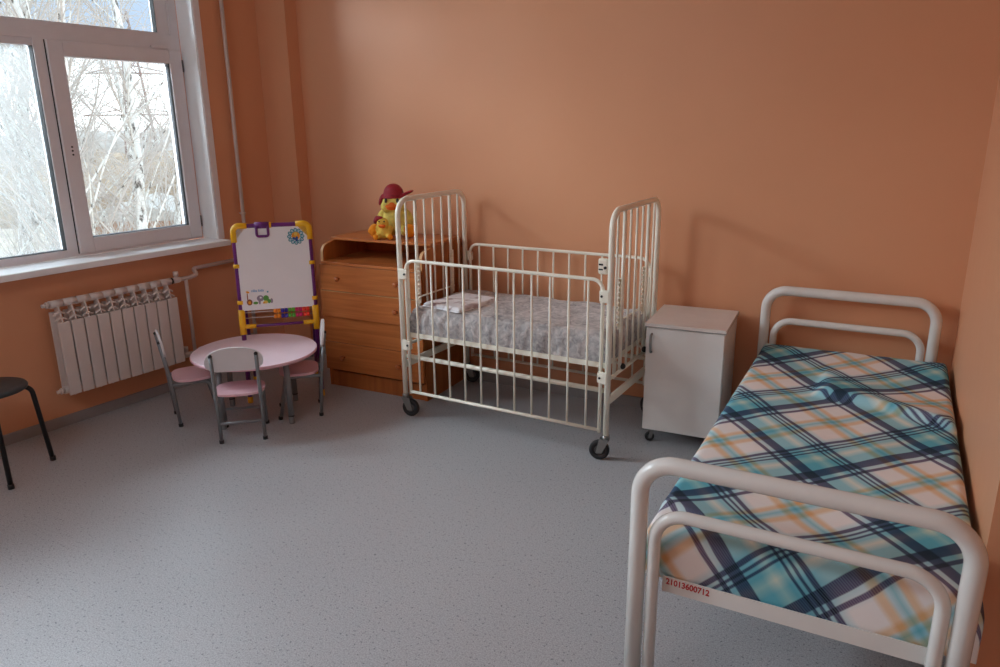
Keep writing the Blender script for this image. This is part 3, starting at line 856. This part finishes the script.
# mattress and plaid sheet
MX0, MX1, MY0, MY1, MZ = -0.522, 0.300, 1.837, 3.842, 0.502
mm = mb('back').box((MX0 + 0.02, MY0 + 0.022, 0.364), (MX1 - 0.02, MY1 - 0.02, MZ - 0.016), 0.02).build('mattress')
tag(mm, 'thin mattress hidden beneath the plaid sheet on the metal bed', 'mattress')
def sheet_pt(a, c):
    dl, drr, df, dh = 0.13, 0.10, 0.155, 0.06
    Wd, Ln = MX1 - MX0, MY1 - MY0
    s = a * (Wd + dl + drr) - dl; t = c * (Ln + df + dh) - df
    rx, ry = 0.03, 0.055
    def bend(s, L, r):
        # arc-length bend over a rounded edge at 0 and L -> (position, drop)
        q = r * math.pi / 2
        for side in (0, 1):
            u = s if side == 0 else L - s
            if u < r:
                k = r - u
                if k < q:
                    ang = k / r; p = r - r * math.sin(ang); d = r - r * math.cos(ang)
                else: p = 0.0; d = r + (k - q)
                return (p if side == 0 else L - p), d
        return s, 0.0
    px, d1 = bend(s, Wd, rx); py, d2 = bend(t, Ln, ry)
    x, y = MX0 + px, MY0 + py
    z = MZ - max(d1, d2) - 0.25 * min(d1, d2)
    if d1 > 0.05 and d2 > 0.05:                       # corner gathers
        pass
    flat = 1.0 if d1 == 0 and d2 == 0 else max(0.0, 1 - max(d1, d2) / 0.03)
    X, Y = MX0 + s, MY0 + t
    h = 0.010 * noise.noise(Vector((X * 3.0, Y * 2.2, 4.0))) + 0.004 * noise.noise(Vector((X * 9, Y * 7, 1.0)))
    h -= 0.010 * math.exp(-((Y - 2.6) / 0.6) ** 2) * math.exp(-((X + 0.1) / 0.25) ** 2)
    h += 0.022 * min(1, max(0, (Y - 3.35) / 0.4)) ** 1.5
    # lapped fold near the head: rises from the head side and drops sharply towards the foot
    k = (X + 0.17) / 0.45
    if -0.12 < k < 1.25:
        yr = 3.18 - 0.15 * k + 0.02 * math.sin(k * 3.1)
        env = min(1, max(0, (k + 0.12) / 0.14)) * min(1, max(0, (1.25 - k) / 0.35))
        dy = Y - yr
        if dy >= 0: h += 0.036 * env * math.exp(-(dy / 0.19) ** 1.5)
        else: h += 0.036 * env * math.exp(-(dy / 0.024) ** 2)
    # left flank of the fold
    dx = X + 0.185
    if 3.16 < Y < 3.62:
        env = math.sin(math.pi * (Y - 3.16) / 0.46)
        h += 0.014 * env * (math.exp(-(dx / 0.12) ** 2) if dx > 0 else math.exp(-(dx / 0.02) ** 2))
    # small crease near the foot
    yr = 1.985 - 0.07 * (X + 0.5) + 0.03 * math.sin(X * 6)
    dy = Y - yr
    if X < 0.05: h += 0.014 * min(1, max(0, (0.05 - X) / 0.2)) * (math.exp(-(dy / 0.07) ** 2) if dy > 0 else math.exp(-(dy / 0.012) ** 2))
    z += h * flat
    if d2 > 0.03:
        y += 0.006 * noise.noise(Vector((X * 7, 3.0, z * 6)))
    if d1 > 0.03:
        x += 0.004 * noise.noise(Vector((3.0, Y * 6, z * 6)))
    x = min(x, XR - 0.006)
    return Vector((x, y, max(z, 0.346)))
def sheet_uv(a, c):
    Wd, Ln = MX1 - MX0, MY1 - MY0
    X = MX0 + a * (Wd + 0.23) - 0.13; Y = MY0 + c * (Ln + 0.215) - 0.155
    if X > -0.2 and Y < 3.2: pass
    wob = 0.012 * noise.noise(Vector((X * 3, Y * 3, 8.0)))
    return (X + wob, Y + 0.8 * wob)
b = mb('plaid'); b.grid(sheet_pt, 110, 260, sheet_uv)
o = tag(b.build('bed_sheet', fixn=False), 'plaid teal, navy and peach cotton sheet covering the bed', 'bed sheet')

# ------------------------------------------------------------------ easel
ea = thing('easel', 'purple and yellow children\'s easel with white magnetic board', 'easel', (-3.135, 3.09, 0), math.atan2(0.30, 0.31))
EW = 0.4314 / 2 - 0.005
LEAN = math.atan2(0.1, 1.06)
EM = Matrix.Rotation(-LEAN, 3, 'X')
def EP(x, q, z): return EM @ Vector((x, q, z))       # front frame plane: x across, q out of plane (-front), z up the frame
def etube(name, pts, r, mt, parent=ea, rad=0.0, label=None):
    return mb(mt).tube([EP(*p) for p in pts], r, rad, 12).build(name, parent)
fr = etube('front_frame', [(-EW, 0, 0.02), (-EW, 0, 1.055), (EW, 0, 1.055), (EW, 0, 0.02)], 0.0138, 'purple', rad=0.03)
etube('cross_tube', [(-EW, 0, 0.470), (EW, 0, 0.470)], 0.008, 'purple')
for sx in (-1, 1):
    etube('corner_joint', [(sx * EW, 0, 0.965), (sx * EW, 0, 1.056), (sx * (EW - 0.075), 0, 1.056)], 0.019, 'yellow', rad=0.03)
    b = mb('yellow'); b.prism([(sx * (EW - 0.012), 1.045), (sx * (EW - 0.065), 1.045), (sx * (EW - 0.012), 0.985)], lambda p, q, t: EP(p, t, q), -0.012, -0.006); b.build('corner_gusset', ea)
    b = mb('yellow'); b.tube([EP(sx * EW, 0, 0.425), EP(sx * EW, 0, 0.572)], 0.019, 0, 12); b.tube([EP(sx * EW, 0, 0.470), EP(sx * (EW - 0.075), 0, 0.470)], 0.0135, 0, 12); b.build('tee_joint', ea)
    for zz in (0.828, 0.615): etube('clip', [(sx * EW, 0, zz - 0.011), (sx * EW, 0, zz + 0.011)], 0.019, 'yellow')
    etube('foot_cap', [(sx * EW, 0, 0.008), (sx * EW, 0, 0.045)], 0.0155, 'yellow')
    # rear leg
    mb('purple').tube([EP(sx * (EW - 0.0), 0.026, 1.03), Vector((sx * EW * 0.93, 0.44, 0.02))], 0.0105, 0, 12).build('rear_leg', ea)
    mb('yellow').tube([Vector((sx * EW * 0.9305, 0.437, 0.032)), Vector((sx * EW * 0.93, 0.443, 0.0095))], 0.0135, 0, 12).build('foot_cap', ea)
mb('purple').tube([Vector((-EW * 0.93, 0.36, 0.20)), Vector((EW * 0.93, 0.36, 0.20))], 0.008, 0, 10).build('rear_cross_tube', ea)
etube('clip', [(-0.025, 0, 1.055), (0.000, 0, 1.055)], 0.019, 'yellow')
b = mb('whiteboard'); b.prism([(-EW + 0.004, 0.566), (EW - 0.004, 0.566), (EW - 0.004, 1.045), (-EW + 0.004, 1.045)], lambda p, q, t: EP(p, t, q), -0.012, -0.007); brd = b.build('board', ea)
# paper clip hanging on the top tube
b = mb('purple'); b.tube([EP(-0.092, 0, 1.056), EP(-0.012, 0, 1.056)], 0.021, 0, 14)
b.tube([EP(-0.084, -0.018, 1.05), EP(-0.084, -0.020, 0.995), EP(-0.020, -0.020, 0.995), EP(-0.020, -0.018, 1.05)], 0.0075, 0.012, 8)
b.build('paper_clip', ea)
# abacus rods and beads
BC = [('orange', 2), ('blue', 2), ('green', 2), ('magenta', 2), ('red', 2)]
for zz in (0.552, 0.520):
    rdo = etube('abacus_rod', [(-EW, 0, zz), (EW, 0, zz)], 0.0028, 'wire')
    x = -EW + 0.180
    for cn, k in BC:
        for q in range(k):
            mb(cn).lathe([(0.006, -0.0098), (0.0135, -0.0072), (0.0135, 0.0072), (0.006, 0.0098)], (0, 0, 0), 'X', 14).build('bead', rdo).matrix_basis = Matrix.Translation(EP(x + 0.010, 0, zz))
            x += 0.0208
# stickers on the board
def disc(b, x, z, rx, rz, q, n=18, a0=0.0):
    pts = []
    for k in range(n):
        a = 2 * math.pi * k / n
        px, pz = rx * math.cos(a), rz * math.sin(a)
        pts.append((x + px * math.cos(a0) - pz * math.sin(a0), z + px * math.sin(a0) + pz * math.cos(a0)))
    b.prism(pts, lambda p, s, t: EP(p, t, s), q, q + 0.0004)
b = MB(); cx, cz = 0.133, 0.985
for k in range(12):
    a = 2 * math.pi * k / 12
    px, pz = cx + 0.037 * math.cos(a), cz + 0.037 * math.sin(a)
    disc(b.m('teal'), px, pz, 0.0125, 0.0105, -0.0126, a0=a); disc(b.m('whiteboard'), px, pz, 0.0066, 0.0048, -0.0130, a0=a); disc(b.m('skyp'), px, pz, 0.004, 0.003, -0.0133, a0=a)
disc(b.m('oprint'), cx, cz + 0.004, 0.024, 0.024, -0.0126)
disc(b.m('yprint'), cx, cz + 0.014, 0.009, 0.011, -0.0130); disc(b.m('bprint'), cx - 0.004, cz - 0.010, 0.017, 0.010, -0.0131, a0=0.2); disc(b.m('bprint'), cx + 0.003, cz - 0.020, 0.008, 0.009, -0.0131); disc(b.m('oprint'), cx - 0.004, cz - 0.002, 0.005, 0.006, -0.0135)
o = b.build('flower_sticker', brd); o['label'] = 'round teal petal flower sticker'
b = MB(); sx0, sz0 = -EW + 0.045, 0.600
disc(b.m('brprint'), sx0 + 0.006, sz0 + 0.014, 0.016, 0.018, -0.0126); disc(b.m('brprint'), sx0 - 0.003, sz0 + 0.045, 0.003, 0.026, -0.0127); disc(b.m('oprint'), sx0, sz0 + 0.074, 0.010, 0.006, -0.0127, a0=-0.4); disc(b.m('oprint'), sx0 + 0.006, sz0 + 0.012, 0.008, 0.009, -0.0130)
disc(b.m('greyprint'), sx0 + 0.068, sz0 + 0.034, 0.020, 0.018, -0.0126); disc(b.m('greyprint'), sx0 + 0.062, sz0 + 0.012, 0.006, 0.014, -0.0127); disc(b.m('whiteboard'), sx0 + 0.070, sz0 + 0.038, 0.006, 0.006, -0.0130)
disc(b.m('gprint'), sx0 + 0.040, sz0 + 0.008, 0.014, 0.008, -0.0127); disc(b.m('gprint'), sx0 + 0.100, sz0 + 0.032, 0.016, 0.018, -0.0128); disc(b.m('yprint'), sx0 + 0.096, sz0 + 0.010, 0.013, 0.009, -0.0130); disc(b.m('gprint'), sx0 + 0.116, sz0 + 0.014, 0.010, 0.012, -0.0127); disc(b.m('greyprint'), sx0 + 0.130, sz0 + 0.016, 0.008, 0.014, -0.0126)
disc(b.m('teal'), sx0 + 0.112, sz0 + 0.070, 0.005, 0.005, -0.0126); disc(b.m('oprint'), sx0 + 0.086, sz0 + 0.006, 0.006, 0.005, -0.0131)
o = b.build('animal_sticker', brd); o['label'] = 'small printed animals and plants'
mt4 = EM.to_4x4() @ Matrix.Translation((-EW + 0.066, -0.0126, 0.674)) @ Matrix.Rotation(R(90), 4, 'X')
o = text_mesh('printed_lettering', 'nika kids', 0.020, 0.0003, 'skyp', brd, mt4); o['label'] = 'tiny light blue lettering'

# ------------------------------------------------------------------ children's table and chairs
TX, TY, TZT, TR_ = -3.106, 2.852, 0.390, 0.342
tb = thing('kids_table', 'low round pale pink kids table on grey legs', 'table', (TX, TY, 0), R(-13))
b = mb('pink'); b.lathe([(TR_ - 0.004, TZT - 0.018), (TR_, TZT - 0.015), (TR_, TZT - 0.003), (TR_ - 0.003, TZT)], seg=64)
for f in b.bm.faces:
    pass
o = b.build('tabletop', tb); o.data.materials.append(M['pinkedge'])
for pl in o.data.polygons:
    if abs(pl.normal.z) < 0.8: pl.material_index = 1
for k in range(4):
    a = R(8 + 90 * k); x, y = 0.25 * math.cos(a), 0.25 * math.sin(a)
    x2, y2 = x * 1.03, y * 1.03
    lg = mb('greytube').tube([(x, y, TZT - 0.018), (x2, y2, 0.045)], 0.0165, 0, 16).build('leg', tb)
    b = mb('greytube').lathe([(0.0145, 0.0), (0.0155, 0.004), (0.0155, 0.040), (0.0135, 0.044)], (x2, y2, 0)); b.m('black').lathe([(0.0172, 0.043), (0.0172, 0.049)], (x2, y2, 0)); b.build('adjustable_foot', lg)
b = mb('greytube')
for k in range(4):
    a, c = R(8 + 90 * k), R(98 + 90 * k)
    b.tube([(0.25 * math.cos(a), 0.25 * math.sin(a), TZT - 0.034), (0.25 * math.cos(c), 0.25 * math.sin(c), TZT - 0.034)], 0.009, 0, 8)
b.build('apron_frame', tb)

def chair_proto(label, loc, rz):
    """local: +y is where the sitter faces, origin between rear feet"""
    c = thing('kids_chair', label, 'chair', loc, rz, 'pink kids chairs around the round table')
    hw = 0.110
    for sx in (-1, 1):
        r = mb('greytube').tube([(sx * hw, 0, 0.0), (sx * hw, -0.020, 0.27), (sx * hw, -0.052, 0.492)], 0.0095, 0.05, 12).build('rear_leg', c)
        mb('black').lathe([(0.0125, 0.0), (0.0125, 0.018)], (sx * hw, 0, 0), seg=12).build('foot_cap', r)
        mb('black').ball((sx * hw, -0.0525, 0.493), 0.0105, 10, 6).build('end_cap', r)
        f = mb('greytube').tube([(sx * hw, -0.016, 0.244), (sx * hw * 0.98, 0.175, 0.244), (sx * hw * 0.98, 0.225, 0.0)], 0.0095, 0.05, 12).build('front_leg', c)
        mb('black').lathe([(0.0125, 0.0), (0.0125, 0.018)], (sx * hw * 0.98, 0.225, 0), seg=12).build('foot_cap', f)
        mb('steel').ball((sx * (hw + 0.008), -0.018, 0.262), 0.006, 8, 6).build('bolt', r)
    mb('greytube').tube([(-hw, -0.009, 0.112), (hw, -0.009, 0.112)], 0.0085, 0, 10).build('rear_stretcher', c)
    mb('greytube').tube([(-hw * 0.98, 0.203, 0.112), (hw * 0.98, 0.203, 0.112)], 0.0075, 0, 10).build('front_stretcher', c)
    # rounded dished seat
    b = mb('seat')
    def rr(n=40, hx=0.126, y0=-0.004, y1=0.215, p=3.2):
        out = []
        cy, hy = (y0 + y1) / 2, (y1 - y0) / 2
        for k in range(n):
            a = 2 * math.pi * k / n
            ca, sa = math.cos(a), math.sin(a)
            q = (abs(ca) ** p + abs(sa) ** p) ** (-1 / p)
            out.append((hx * ca * q, cy + hy * sa * q))
        return out
    b.prism(rr(), lambda p, q, t: Vector((p, q, t)), 0.254, 0.267)
    bmesh.ops.bevel(b.bm, geom=[e for e in b.bm.edges if e.calc_face_angle(0) > 1.0], offset=0.004, segments=2, affect='EDGES')
    b.build('seat', c)
    # curved backrest: flat lower edge, arched top, gently bowed backwards
    b = mb('back')
    hx = 0.142
    poly = []
    n = 22
    for k in range(n + 1):
        a = math.pi * k / n
        poly.append((hx * math.cos(a), 0.452 + 0.082 * (math.sin(a) ** 0.8)))
    poly += [(-hx + 0.004, 0.432), (-hx + 0.025, 0.412)]
    for k in range(1, 8): poly.append((-hx + 0.025 + (2 * hx - 0.05) * k / 8, 0.404))
    poly += [(hx - 0.025, 0.412), (hx - 0.004, 0.432)]
    def bp(p, q, t):
        return Vector((p, -0.026 - (q - 0.36) * 0.145 - t + 0.10 * (p ** 2) , q))
    b.prism(poly, bp, -0.006, 0.006)
    b.build('backrest', c)
    return c
def face_rot(d): return math.atan2(d[1], d[0]) - math.pi / 2
ch = chair_proto('kids chair nearest the camera, grey back toward us', (-2.9055, 2.529, 0), face_rot((-0.672, 0.740)))
dup(ch, (-3.4645, 2.5735, 0), face_rot((0.54, 0.84)), 'kids chair left of the round table, beside the radiator')
dup(ch, (-2.855, 3.075, 0), face_rot((-0.73, -0.68)), 'kids chair right of the round table, beside the dresser')

# ------------------------------------------------------------------ black stool
st = thing('stool', 'black round stool with bent tube legs below the window', 'stool', (-3.664, 1.722, 0), R(0))
b = mb('stoolseat').lathe([(0.160, 0.418), (0.169, 0.421), (0.172, 0.428), (0.166, 0.436), (0.15, 0.441), (0.05, 0.443)], seg=40); b.build('seat', st)
for a in (70, 160, 250, 340):
    ca, sa = math.cos(R(a)), math.sin(R(a))
    l = mb('blacktube').tube([(0.03 * ca, 0.03 * sa, 0.408), (0.180 * ca, 0.180 * sa, 0.408), (0.215 * ca, 0.215 * sa, 0.0)], 0.0115, 0.045, 12).build('leg', st)
    mb('black').lathe([(0.0135, 0.0), (0.0135, 0.022)], (0.215 * ca, 0.215 * sa, 0.0), seg=12).build('foot_cap', l)

# ------------------------------------------------------------------ outdoors
CAM = Vector((0, 0, 1.6))
def out_dir(az): return Vector((-math.sin(R(az)), math.cos(R(az)), 0))   # azimuth from +y to the left
GZ = -4.2
struct(mb('ground').box((-160, -60, GZ - 0.3), (-4.75, 160, GZ)).build('ground'))
def grow(b, p, d, length, r, depth, rng, droop):
    n = 5
    pts = [p.copy()]; dirs = [d.copy()]
    for i in range(n):
        d = (d + Vector((rng.uniform(-1, 1), rng.uniform(-1, 1), rng.uniform(-1, 1))) * 0.10 + Vector((0, 0, droop if depth < 2 else 0.05))).normalized()
        pts.append(pts[-1] + d * (length / n)); dirs.append(d.copy())
    b.tube(pts, r, 0, {3: 8, 2: 5, 1: 4, 0: 3}[depth], caps=False, radii=[r * (1 - 0.72 * i / n) for i in range(n + 1)])
    return pts, dirs
def birch_mesh(seed, h, mat2):
    rng = random.Random(seed)
    tr = MB().m('bark')
    pts, dirs = grow(tr, Vector((0, 0, 0)), Vector((rng.uniform(-.06, .06), rng.uniform(-.06, .06), 1)).normalized(), h, 0.13, 3, rng, 0)
    br = MB().m(mat2)
    def at(t):
        f = t * (len(pts) - 1); i = min(int(f), len(pts) - 2); return pts[i].lerp(pts[i + 1], f - i)
    for k in range(26):
        t = 0.26 + 0.72 * k / 26
        a = rng.uniform(0, 2 * math.pi)
        up = rng.uniform(0.9, 1.7)
        d = Vector((math.cos(a), math.sin(a), up)).normalized()
        L = h * 0.36 * (1.15 - 0.75 * t)
        tgt = tr if k % 3 == 0 else br
        p1, d1 = grow(tgt, at(t), d, L, 0.030 * (1.1 - 0.7 * t), 2, rng, 0)
        for j in range(7):
            q = p1[1 + j % 5]
            dd = (d1[1 + j % 5] + Vector((rng.uniform(-1, 1), rng.uniform(-1, 1), rng.uniform(-.4, .8))) * 0.8).normalized()
            p2, d2 = grow(br, q, dd, L * rng.uniform(0.3, 0.55), 0.0085, 1, rng, -0.05)
            for m_ in range(4):
                q2 = p2[1 + m_]
                d3 = (d2[1 + m_] + Vector((rng.uniform(-1, 1), rng.uniform(-1, 1), rng.uniform(-1.1, .3))) * 0.8).normalized()
                grow(br, q2, d3, L * rng.uniform(0.18, 0.32), 0.0042, 0, rng, -0.10)
    return tr, br
def birch(seed, h, mat2, label, az, dist, rz=0, sc=1.0):
    t = thing('birch_tree', label, 'tree', (CAM.x + out_dir(az).x * dist, out_dir(az).y * dist, GZ), R(rz), 'bare birches outside the window')
    tr, br = birch_mesh(seed, h, mat2)
    tr.build('trunk', t, fixn=False); br.build('branches', t, fixn=False)
    t.scale = (sc, sc, sc)
    return t
b1 = birch(3, 9.5, 'twig', 'white birch trunk left of the pylon, in the opening sash', 56.2, 14.5)
b2 = birch(8, 9.0, 'twig', 'slim white birch in the middle of the opening sash', 54.9, 13.0)
b3 = birch(5, 9.0, 'twig', 'pale forked birch behind the fogged left pane', 60.5, 13.5)
def birch_copy(src, az, dist, rz, sc, label):
    o = dup(src, (out_dir(az).x * dist, out_dir(az).y * dist, GZ), R(rz), label); o.scale = (sc, sc, sc); return o
birch_copy(b1, 62.2, 17, 80, 1.2, 'birch at the left edge, seen through the fogged pane')
birch_copy(b2, 58.2, 21, 150, 1.45, 'tall birch behind the window post, reaching the upper pane')
birch_copy(b3, 52.8, 20, 60, 0.92, 'low bare birch at the right side of the opening sash')
birch_copy(b1, 61.2, 25, 200, 1.5, 'tallest bare birch, its crown crossing the far left of the upper pane')
birch_copy(b2, 53.9, 27, 20, 1.0, 'distant bare birch in front of the pylon')
birch_copy(b3, 57.0, 24, 250, 1.1, 'distant bare birch right of the window post')

# shrubs: tangled bare stems, each one its own plant
def shrub(seed, label, az, dist, h):
    rng = random.Random(seed)
    b = MB().m('twig2' if seed % 2 else 'twig')
    for k in range(46):
        a = rng.uniform(0, 2 * math.pi); r0 = rng.uniform(0, 0.9)
        p = Vector((r0 * math.cos(a), r0 * math.sin(a), 0)); d = Vector((math.cos(a) * 0.45, math.sin(a) * 0.45, 1)).normalized()
        p1, d1 = grow(b, p, d, h * rng.uniform(0.6, 1.0), 0.015, 2, rng, 0)
        for j in range(6):
            q = p1[1 + j % 5]; dd = (d1[1 + j % 5] + Vector((rng.uniform(-1, 1), rng.uniform(-1, 1), rng.uniform(-.2, .8))) * 0.9).normalized()
            grow(b, q, dd, h * rng.uniform(0.15, 0.35), 0.007, 0, rng, 0.02)
    o = b.build('bare_shrub', fixn=False)
    o.location = (out_dir(az).x * dist, out_dir(az).y * dist, GZ)
    return tag(o, label, 'shrub', 'bare shrubs outside the window')
for i, (az, dist, h, lb) in enumerate(((51.6, 17, 4.6, 'bare shrub at the right edge of the opening sash'), (53.6, 19, 4.4, 'bare shrub right of the slim birch'),
        (55.6, 18, 4.2, 'bare shrub between the two birch trunks'), (57.6, 20, 4.6, 'bare shrub beside the window post'),
        (60.0, 18, 4.4, 'bare shrub at the foot of the forked birch'), (62.6, 19, 4.6, 'bare shrub at the far left behind the fogged pane'))):
    shrub(i, lb, az, dist, h)
# hedgerow of scrub and the woods beyond: nobody could count these
rng = random.Random(4)
b = MB().m('scrub')
for k in range(150):
    az = rng.uniform(40, 75); dist = rng.uniform(50, 72); p = out_dir(az) * dist
    b.ball((p.x, p.y, GZ + 0.6), (rng.uniform(1.2, 2.6), rng.uniform(1.2, 2.6), rng.uniform(1.6, 3.6)), 9, 6)
for v in b.bm.verts: v.co += Vector((noise.noise(v.co * 0.9), noise.noise(v.co * 0.9 + Vector((9, 0, 0))), noise.noise(v.co * 0.9 + Vector((0, 9, 0))))) * 0.9
o = b.build('dry_scrub', fixn=False); tag(o, 'brown dry scrub spreading beyond the birches', 'scrub'); o['kind'] = 'stuff'
b = MB().m('scrub2')
for k in range(160):
    az = rng.uniform(38, 78); dist = rng.uniform(105, 140); p = out_dir(az) * dist
    b.ball((p.x, p.y, GZ + 0.8), (rng.uniform(2.5, 4.5), rng.uniform(2.5, 4.5), rng.uniform(3.0, 5.0)), 9, 6)
for v in b.bm.verts: v.co += Vector((noise.noise(v.co * 0.4), noise.noise(v.co * 0.4 + Vector((9, 0, 0))), noise.noise(v.co * 0.4 + Vector((0, 9, 0))))) * 1.5
o = b.build('distant_woods', fixn=False); tag(o, 'hazy grey woods along the horizon', 'woods'); o['kind'] = 'stuff'
# low brick sheds with pale roofs
def shed(label, az, dist, w, d, h, rz, mt):
    p = out_dir(az) * dist
    t = thing('shed', label, 'shed', (p.x, p.y, GZ), R(rz), 'sheds beyond the shrubs')
    mb(mt).box((-w / 2, -d / 2, 0), (w / 2, d / 2, h)).build('wall', t)
    mb('roof').prism([(-w / 2 - .2, h), (w / 2 + .2, h), (0, h + 0.5)], lambda p_, q, t_: Vector((p_, t_, q)), -d / 2 - .2, d / 2 + .2).build('roof', t)
    b = mb('twig2').box((w / 2 - 0.02, -0.5, 0), (w / 2 + 0.03, 0.5, 1.9)); b.build('shed_door', t)
shed('small orange brick shed low at the right of the sash', 51.4, 33, 4.5, 5.5, 2.5, 30, 'brick')
shed('brick shed with pale roof behind the shrubs', 54.0, 38, 3.0, 7.0, 2.2, 40, 'brick')
# transmission tower
pt = out_dir(53.35) * 95
tw = thing('transmission_tower', 'lattice power pylon seen through the opening sash', 'pylon', (pt.x, pt.y, GZ), R(50))
b = mb('rust'); H_, B_ = 18.0, 1.9
def leg(sx, sy, z):
    k = 1 - 0.86 * min(1, z / H_)
    return Vector((sx * B_ * k, sy * B_ * k, z))
lv = [0, 3.4, 6.4, 9.0, 11.2, 13.2, 15.0, 16.6, 18.0]
for sx in (-1, 1):
    for sy in (-1, 1):
        b.tube([leg(sx, sy, z) for z in lv], 0.09, 0, 4)
for z0, z1 in zip(lv, lv[1:]):
    for (s1, s2) in (((-1, -1), (1, -1)), ((1, -1), (1, 1)), ((1, 1), (-1, 1)), ((-1, 1), (-1, -1))):
        b.tube([leg(*s1, z0), leg(*s2, z1)], 0.05, 0, 4); b.tube([leg(*s2, z0), leg(*s1, z1)], 0.05, 0, 4)
b.build('lattice_mast', tw)
for z, L in ((7.2, 5.4), (11.6, 4.6), (15.2, 3.0)):
    a = mb('rust')
    for sy in (-0.35, 0.35):
        a.tube([(-L, 0, z), (0, sy, z + 0.1), (L, 0, z)], 0.07, 0, 4); a.tube([(-L, 0, z), (0, sy, z + 0.9), (L, 0, z)], 0.05, 0, 4)
    a.build('cross_arm', tw)

# ------------------------------------------------------------------ light
wd = bpy.data.worlds.new('overcast_sky'); scene.world = wd; wd.use_nodes = True
nt = wd.node_tree; bg = nt.nodes['Background']
tc = nt.nodes.new('ShaderNodeTexCoord'); sp = nt.nodes.new('ShaderNodeSeparateXYZ'); nt.links.new(tc.outputs['Generated'], sp.inputs['Vector'])
nz = nt.nodes.new('ShaderNodeTexNoise'); nz.inputs['Scale'].default_value = 5; nz.inputs['Detail'].default_value = 5; nt.links.new(tc.outputs['Generated'], nz.inputs['Vector'])
ad = nt.nodes.new('ShaderNodeMath'); ad.operation = 'MULTIPLY_ADD'; nt.links.new(nz.outputs['Fac'], ad.inputs[0]); ad.inputs[1].default_value = 0.10
nt.links.new(sp.outputs['Z'], ad.inputs[2])
cr_ = nt.nodes.new('ShaderNodeValToRGB'); nt.links.new(ad.outputs[0], cr_.inputs['Fac'])
el = cr_.color_ramp.elements
el[0].position = 0.0; el[0].color = (0.88, 0.92, 0.96, 1); el[1].position = 1.0; el[1].color = (0.80, 0.96, 1.12, 1)
for p_, c_ in ((0.115, (0.84, 0.92, 0.98, 1)), (0.155, (0.22, 0.28, 0.37, 1)), (0.23, (0.24, 0.31, 0.40, 1)), (0.34, (0.80, 0.96, 1.12, 1))):
    e = el.new(p_); e.color = c_
nt.links.new(cr_.outputs['Color'], bg.inputs['Color'])
bg.inputs['Strength'].default_value = 2.6

def area(name, loc, target, sx, sy, power, color):
    l = bpy.data.lights.new(name, 'AREA'); l.shape = 'RECTANGLE'; l.size = sx; l.size_y = sy; l.energy = power; l.color = color
    o = bpy.data.objects.new(name, l); COL.objects.link(o); o.location = loc
    o.rotation_euler = (Vector(target) - Vector(loc)).to_track_quat('-Z', 'Y').to_euler()
    return o
# daylight through the two windows: broad panels of sky outside, above the line of sight
area('skylight_near', W3(-1.6, -2.35, 3.0), W3(2.6, -1.9, 0.0), 2.6, 2.2, 400, (0.80, 0.91, 1.0))
area('skylight_visible', W3(-1.6, -1.8, 3.6), W3(1.3, 0.5, 0.1), 2.6, 2.0, 420, (0.80, 0.91, 1.0))
area('overhead_fill', (-2.2, -0.2, 2.88), (-2.6, 1.8, 0.2), 1.6, 1.2, 27, (0.78, 0.90, 1.0))  # unseen soft fill added under the ceiling to brighten the easel corner

# ------------------------------------------------------------------ camera
cam = bpy.data.cameras.new('camera'); co = bpy.data.objects.new('camera', cam); COL.objects.link(co)
cam.sensor_width = 36.0; cam.lens = 735.7 * 36.0 / 1000.0; cam.clip_start = 0.05; cam.clip_end = 500
yaw, pit, rol = 0.49268, 0.27612, -0.00963
cy, sy, cp, sp_ = math.cos(yaw), math.sin(yaw), math.cos(pit), math.sin(pit)
fwd = Vector((-sy * cp, cy * cp, -sp_)); right = Vector((cy, sy, 0)); upv = right.cross(fwd)
r2 = right * math.cos(rol) + upv * math.sin(rol); u2 = upv * math.cos(rol) - right * math.sin(rol)
mw = Matrix((r2, u2, -fwd)).transposed().to_4x4(); mw.translation = CAM
co.matrix_world = mw
scene.camera = co

scene.view_settings.view_transform = 'Standard'
scene.view_settings.look = 'None'
scene.view_settings.exposure = 0.10
scene.cycles.use_denoising = True
scene.cycles.max_bounces = 10
scene.cycles.diffuse_bounces = 6
scene.cycles.transparent_max_bounces = 16
